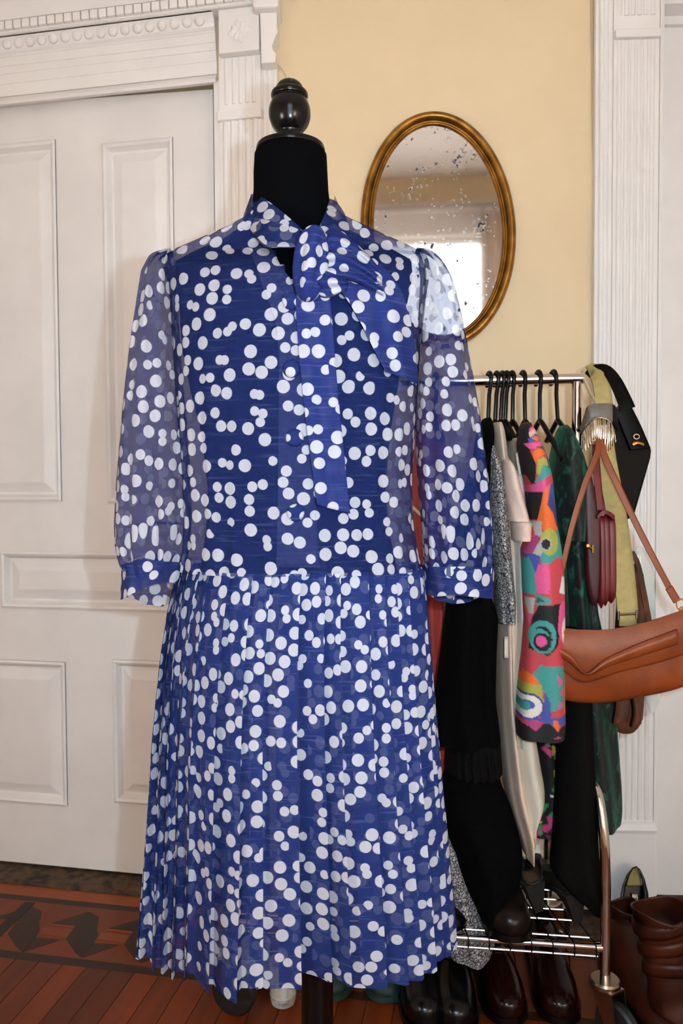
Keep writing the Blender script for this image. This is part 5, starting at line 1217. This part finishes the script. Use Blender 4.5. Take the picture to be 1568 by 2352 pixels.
def shoe(name, label, cat, loc, rz, mu, ms, group, L=0.27, h=0.09, laces=True, tilt=None, sc_=1.0, heel=0.022, ankle=0.10):
    g = empty(name, loc, label, cat, group)
    prof = [(0.0, 0.026, ankle * 0.75), (0.02, 0.032, ankle), (0.06, 0.034, ankle), (0.10, 0.036, ankle * 0.85), (0.14, 0.040, h * 0.75), (0.18, 0.044, h * 0.68), (0.215, 0.043, h * 0.60), (0.245, 0.036, h * 0.52), (0.262, 0.022, h * 0.42), (0.268, 0.008, h * 0.32)]
    st = spline(prof, 34); v, f = sweep_shoe([(a, b_, c) for a, b_, c in st], 22, 0.018)
    mesh_obj('upper', place(v, loc, rz, tilt, 1, sc_), f, mu, g)
    st2 = [(y, w + 0.004, 0.019) for y, w, h_ in st]; v = []; 
    for (y, w, h_) in st2:
        v += [(-w, y, 0.006), (w, y, 0.006), (w, y, 0.020), (-w, y, 0.020)]
    f = [(i * 4 + j, i * 4 + (j + 1) % 4, (i + 1) * 4 + (j + 1) % 4, (i + 1) * 4 + j) for i in range(len(st2) - 1) for j in range(4)] + [(3, 2, 1, 0), tuple(range(len(st2) * 4 - 4, len(st2) * 4))]
    mesh_obj('sole', place(v, loc, rz, tilt, 1, sc_), f, ms, g, smooth=False)
    b = MB(); b.box(-0.03, 0.03, 0.0, 0.07, 0, 0.0065); mesh_obj('heel', place([tuple(x) for x in b.v], loc, rz, tilt, 1, sc_), b.f, ms, g, smooth=False)
    b = MB(); b.lathe((0, 0.045, ankle - 0.004), [(0.012, 0.0), (0.024, 0.006), (0.022, 0.008), (0.012, 0.002)], 20); mesh_obj('collar', place([tuple(x) for x in b.v], loc, rz, tilt, 1, sc_), b.f, ms, g)
    if laces:
        b = MB()
        for k in range(4):
            y = 0.105 + 0.016 * k; z = np.interp(y, [p[0] for p in prof], [p[2] for p in prof]) + 0.002
            b.tube([(-0.018, y, z - 0.006), (0, y + 0.004, z + 0.001), (0.018, y, z - 0.006)], 0.0016, 6)
        b.tube(spline([(0, 0.105, ankle * 0.88), (0.022, 0.12, ankle * 0.9), (0.034, 0.15, h * 0.7), (0.03, 0.17, h * 0.55)], 10), 0.0014, 6)
        b.tube(spline([(0, 0.105, ankle * 0.88), (-0.022, 0.12, ankle * 0.9), (-0.036, 0.15, h * 0.7), (-0.034, 0.175, h * 0.5)], 10), 0.0014, 6)
        mesh_obj('laces', place([tuple(x) for x in b.v], loc, rz, tilt, 1, sc_), b.f, M['black_shoe'], g)
    return g
PI = math.pi
G1 = 'shoes on the floor under the rack'
shoe('oxford_shoe', 'glossy oxblood lace-up shoe, the one beside the rack caster', 'shoe', (0.450, 1.785, 0), PI - 0.06, M['oxblood'], M['black_shoe'], G1, h=0.115, ankle=0.10)
shoe('oxford_shoe', 'glossy oxblood lace-up shoe next to the black boots', 'shoe', (0.318, 1.785, 0), PI + 0.05, M['oxblood'], M['black_shoe'], G1, h=0.115, ankle=0.10)
shoe('ankle_boot', 'black leather lace-up boot under the skirt hem, beside the teal flats', 'boot', (0.152, 1.76, 0), PI + 0.04, M['black_shoe'], M['black_shoe'], G1, h=0.13, ankle=0.135)
shoe('ankle_boot', 'black leather lace-up boot standing next to the oxblood shoes', 'boot', (0.236, 1.75, 0), PI - 0.06, M['black_shoe'], M['black_shoe'], G1, h=0.13, ankle=0.135)
shoe('flat_shoe', 'dark teal flat shoe close to the mannequin pole', 'shoe', (-0.005, 1.86, 0), PI - 0.10, M['teal'], M['teal'], G1, h=0.085, laces=False, ankle=0.075)
shoe('flat_shoe', 'dark teal flat shoe beside the black boot', 'shoe', (0.080, 1.855, 0), PI + 0.04, M['teal'], M['teal'], G1, h=0.085, laces=False, ankle=0.075)
# shoes on the wire shelf
zsh = zs + 0.009
G2 = 'shoes on the wire shelf'
shoe('heeled_boot', 'dark brown leather boot on the wire shelf below the black dress', 'boot', (0.318, 1.735, zsh), PI + 0.03, M['brown_shoe'], M['black_shoe'], G2, h=0.12, ankle=0.16)
def pump(name, label, loc, rz, mo, ml, scx=1.0, group=None, tilt=None, ms=None, roll=0.0):
    g = empty(name, loc, label, 'shoe', group); tl = (tilt if tilt is not None else Matrix.Identity(4)) @ Matrix.Rotation(roll, 4, 'Y')
    prof = [(0.0, 0.020, 0.115, 0.070), (0.015, 0.027, 0.115, 0.066), (0.05, 0.030, 0.100, 0.058), (0.09, 0.028, 0.080, 0.040), (0.13, 0.032, 0.060, 0.020), (0.165, 0.038, 0.046, 0.008), (0.195, 0.038, 0.042, 0.005), (0.22, 0.031, 0.034, 0.004), (0.238, 0.020, 0.024, 0.005), (0.248, 0.006, 0.014, 0.006)]
    S = spline(prof, 40); outer = []; nn = 14
    for (y, w, top, bot) in S:
        open_ = y < 0.155
        for j in range(nn):
            a = j / (nn - 1)
            if open_:   # U section, open above
                q = a * 2 - 1; x = w * math.sin(q * PI / 2) ; z = bot + (top - bot) * abs(q) ** 3
            else:       # closed toe box
                ang = PI * (1 - a); x = -w * math.cos(ang) * -1; x = w * math.cos(PI - a * PI); z = bot + (top - bot) * math.sin(a * PI) ** 0.7
            outer.append((x, y, z))
    o = mesh_obj('upper', place(outer, loc, rz, tl, 1, 1), grid_faces(len(S), nn), mo, g); sd = o.modifiers.new('s', 'SOLIDIFY'); sd.thickness = 0.0025
    ins = []
    for (y, w, top, bot) in S:
        for j in range(5): ins.append(((j / 2 - 1) * w * 0.9, y, bot + 0.003))
    mesh_obj('insole', place(ins, loc, rz, tl, 1, 1), grid_faces(len(S), 5), ml, g)
    so = []
    for (y, w, top, bot) in S:
        so += [(-w, y, bot - 0.003), (w, y, bot - 0.003), (w, y, bot), (-w, y, bot)]
    mesh_obj('sole', place(so, loc, rz, tl, 1, 1), [(i * 4 + j, i * 4 + (j + 1) % 4, (i + 1) * 4 + (j + 1) % 4, (i + 1) * 4 + j) for i in range(len(S) - 1) for j in range(4)], ms or mo, g)
    b = MB(); b.prism([(-0.008, 0.01, 0), (0.008, 0.01, 0), (0.008, 0.026, 0), (-0.008, 0.026, 0)], [(-0.022, 0.0, 0.068), (0.022, 0.0, 0.068), (0.022, 0.045, 0.058), (-0.022, 0.045, 0.058)])
    mesh_obj('heel', place([tuple(x) for x in b.v], loc, rz, tl, 1, 1), b.f, ms or mo, g, smooth=False)
    return g
pump('pewter_pump', 'pewter grey heeled shoe lying on the wire shelf, bronze lining showing', (0.405, 1.575, zsh), math.radians(8), M['grey_shoe'], M['bronze_shoe'], group=G2, roll=math.radians(-12))
pump('pewter_pump', 'pewter grey heeled shoe on the wire shelf nearest the rack leg', (0.474, 1.535, zsh), math.radians(10), M['grey_shoe'], M['bronze_shoe'], group=G2, roll=math.radians(-10))
pump('black_pump', 'black leather pump on the wire shelf beside the brown boot', (0.225, 1.76, zsh), math.radians(178), M['black_shoe'], M['black_shoe'], group=G2)
# black pump propped toe-up against the casing
g = empty('black_pump', tuple(P(1458, 2110, 1.86)), 'black pump with olive lining propped toe-up against the white casing', 'shoe')
ol = [(1424, 2110), (1426, 2060), (1430, 2034), (1440, 2008), (1452, 1992), (1461, 1989), (1470, 1997), (1480, 2018), (1488, 2050), (1491, 2080), (1490, 2110)]
inn = [(1431, 2110), (1433, 2060), (1436, 2036), (1444, 2013), (1453, 1996), (1461, 1992), (1468, 2000), (1474, 2022), (1475, 2050), (1474, 2080), (1472, 2110)]
Yp = lambda y: 1.90 - 0.0006 * (2110 - y) * -0.35
yq = lambda y: 1.845 + (2110 - y) * 0.0004
v = [P(x, y, yq(y)) for x, y in ol] + [P(x, y, yq(y) - 0.022) for x, y in ol] + [P(x, y, yq(y) - 0.018) for x, y in inn] + [P(x, y, yq(y) + 0.004) for x, y in inn]
nn = len(ol); f = [(k * nn + i, k * nn + i + 1, (k + 1) * nn + i + 1, (k + 1) * nn + i) for k in range(3) for i in range(nn - 1)]
mesh_obj('upper', v, f, M['black_shoe'], g)
strip('toe_lining', [(1440, 2034, 1.868), (1444, 2014, 1.876), (1453, 1997, 1.884), (1459, 1994, 1.886)], [(1474, 2034, 1.868), (1472, 2014, 1.876), (1467, 2000, 1.884), (1462, 1994, 1.886)], M['olive_lining'], g, th=0.004, nv=14, nu=8)
strip('insole', [(1434, 2033, 1.870), (1432, 2060, 1.86), (1431, 2110, 1.845)], [(1475, 2033, 1.870), (1476, 2060, 1.86), (1474, 2110, 1.845)], M['black_shoe'], g, th=0.004, nv=14, nu=8)
strip('maker_label', [(1451, 2053, 1.855), (1453, 2076, 1.848)], [(1464, 2054, 1.855), (1465, 2078, 1.848)], M['cream_label'], g, th=0.001, nv=6, nu=4)
b = MB(); b.tube([P(1461, 2062, 1.849), P(1461, 2070, 1.847)], 0.0011, 6); b.tube([P(1458, 2070, 1.847), P(1463, 2070, 1.847)], 0.001, 6); b.build('label_mark', M['brown_shoe'], g)
# brown leather boots
def boot(label, shaft, foot, group):
    """shaft rows: (px centre, py, half width px, Y); foot stations: world"""
    g = empty('leather_boot', tuple(P(shaft[-1][0], shaft[-1][1], shaft[-1][3])), label, 'boot', group)
    S = spline(shaft, 36); v = []; n = 28
    for (x, y, w, Y) in S:
        c = P(x, y, Y); r = w * Y / FPX
        for j in range(n + 1):
            a = 2 * PI * j / n; wr = 1 + 0.03 * math.sin(3 * a + y * 0.09)
            v.append(c + Vector((r * math.cos(a) * wr, r * 0.95 * math.sin(a) * wr, 0.006 * math.sin(2 * a + 0.6))))
    sh_ = mesh_obj('shaft', v, grid_faces(len(S), n + 1), M['boot_leather'], g); sd = sh_.modifiers.new('s', 'SOLIDIFY'); sd.thickness = 0.003
    # wrapped straps
    for k in (0.16, 0.42, 0.62):
        i = int(k * 35); c0 = P(*S[i][:2], S[i][3]); r = S[i][2] * S[i][3] / FPX * 1.06; vv = []
        for a in np.linspace(0, 2 * PI, 33):
            for dz in (-0.013, -0.004, 0.004, 0.013):
                rr = r * (1.0 if abs(dz) > 0.01 else 1.03); vv.append(c0 + Vector((rr * math.cos(a), rr * 0.95 * math.sin(a), dz + 0.016 * math.sin(a + 1.2 + k * 3))))
        o = mesh_obj('wrap_strap', vv, grid_faces(33, 4), M['boot_leather'], g); sd = o.modifiers.new('s', 'SOLIDIFY'); sd.thickness = 0.002
    loc, rz = foot; prof = [(0.0, 0.034, 0.11), (0.03, 0.040, 0.13), (0.07, 0.042, 0.125), (0.11, 0.042, 0.10), (0.15, 0.044, 0.078), (0.19, 0.046, 0.066), (0.225, 0.042, 0.056), (0.25, 0.030, 0.045), (0.262, 0.012, 0.034)]
    st = spline(prof, 30); vv, ff = sweep_shoe(st, 22, 0.02); mesh_obj('foot', place(vv, loc, rz), ff, M['boot_leather'], g)
    vv = []
    for (y, w, h_) in st: vv += [(-w - .003, y, 0.004), (w + .003, y, 0.004), (w + .003, y, 0.021), (-w - .003, y, 0.021)]
    mesh_obj('sole', place(vv, loc, rz), [(i * 4 + j, i * 4 + (j + 1) % 4, (i + 1) * 4 + (j + 1) % 4, (i + 1) * 4 + j) for i in range(len(st) - 1) for j in range(4)] + [(3, 2, 1, 0), tuple(range(len(st) * 4 - 4, len(st) * 4))], M['black_shoe'], g, smooth=False)
    b = MB(); b.box(-0.036, 0.036, 0, 0.07, 0, 0.012); mesh_obj('heel', place([tuple(x) for x in b.v], loc, rz), b.f, M['black_shoe'], g, smooth=False)
    return g
c1 = P(1462, 2290, 1.63); c2 = P(1530, 2300, 1.50)
boot('brown leather strapped boot nearer the rack leg', [(1430, 2078, 34, 1.70), (1436, 2130, 33, 1.70), (1444, 2190, 32, 1.69), (1454, 2240, 34, 1.68), (1462, 2290, 38, 1.67)], ((c1.x - 0.02, 1.715, 0), PI + 0.12), 'brown leather boots by the casing')
boot('larger brown leather strapped boot in front of its pair', [(1516, 2088, 62, 1.52), (1524, 2130, 58, 1.52), (1532, 2190, 54, 1.51), (1542, 2260, 52, 1.50), (1550, 2320, 54, 1.49)], ((c2.x + 0.04, 1.53, 0), PI + 0.3), 'brown leather boots by the casing')
# clear glass tumblers behind the caster
for (px, Y, r, h, lab) in ((588, 1.665, 0.030, 0.09, 'clear glass tumbler next to the black rack caster'), (650, 1.60, 0.027, 0.09, 'clear glass tumbler nearest the mannequin pole')):
    c = floor_pt(px, 2320); x = P(px, 2300, Y).x; g = empty('glass_tumbler', (x, Y, 0), lab, 'glass', 'clear glass tumblers on the floor')
    MB().lathe((x, Y, 0), [(r * 0.5, 0.0), (r * 0.9, 0.002), (r, 0.012), (r * 1.08, h), (r * 1.02, h), (r * 0.94, 0.014), (r * 0.5, 0.010)], 36).build('bowl', M['clear'], g)
    MB().lathe((x, Y, 0), [(r * 0.99, 0.020), (r * 1.03, 0.022), (r * 1.0, 0.025)], 36).build('etched_ring', M['milky'], g)
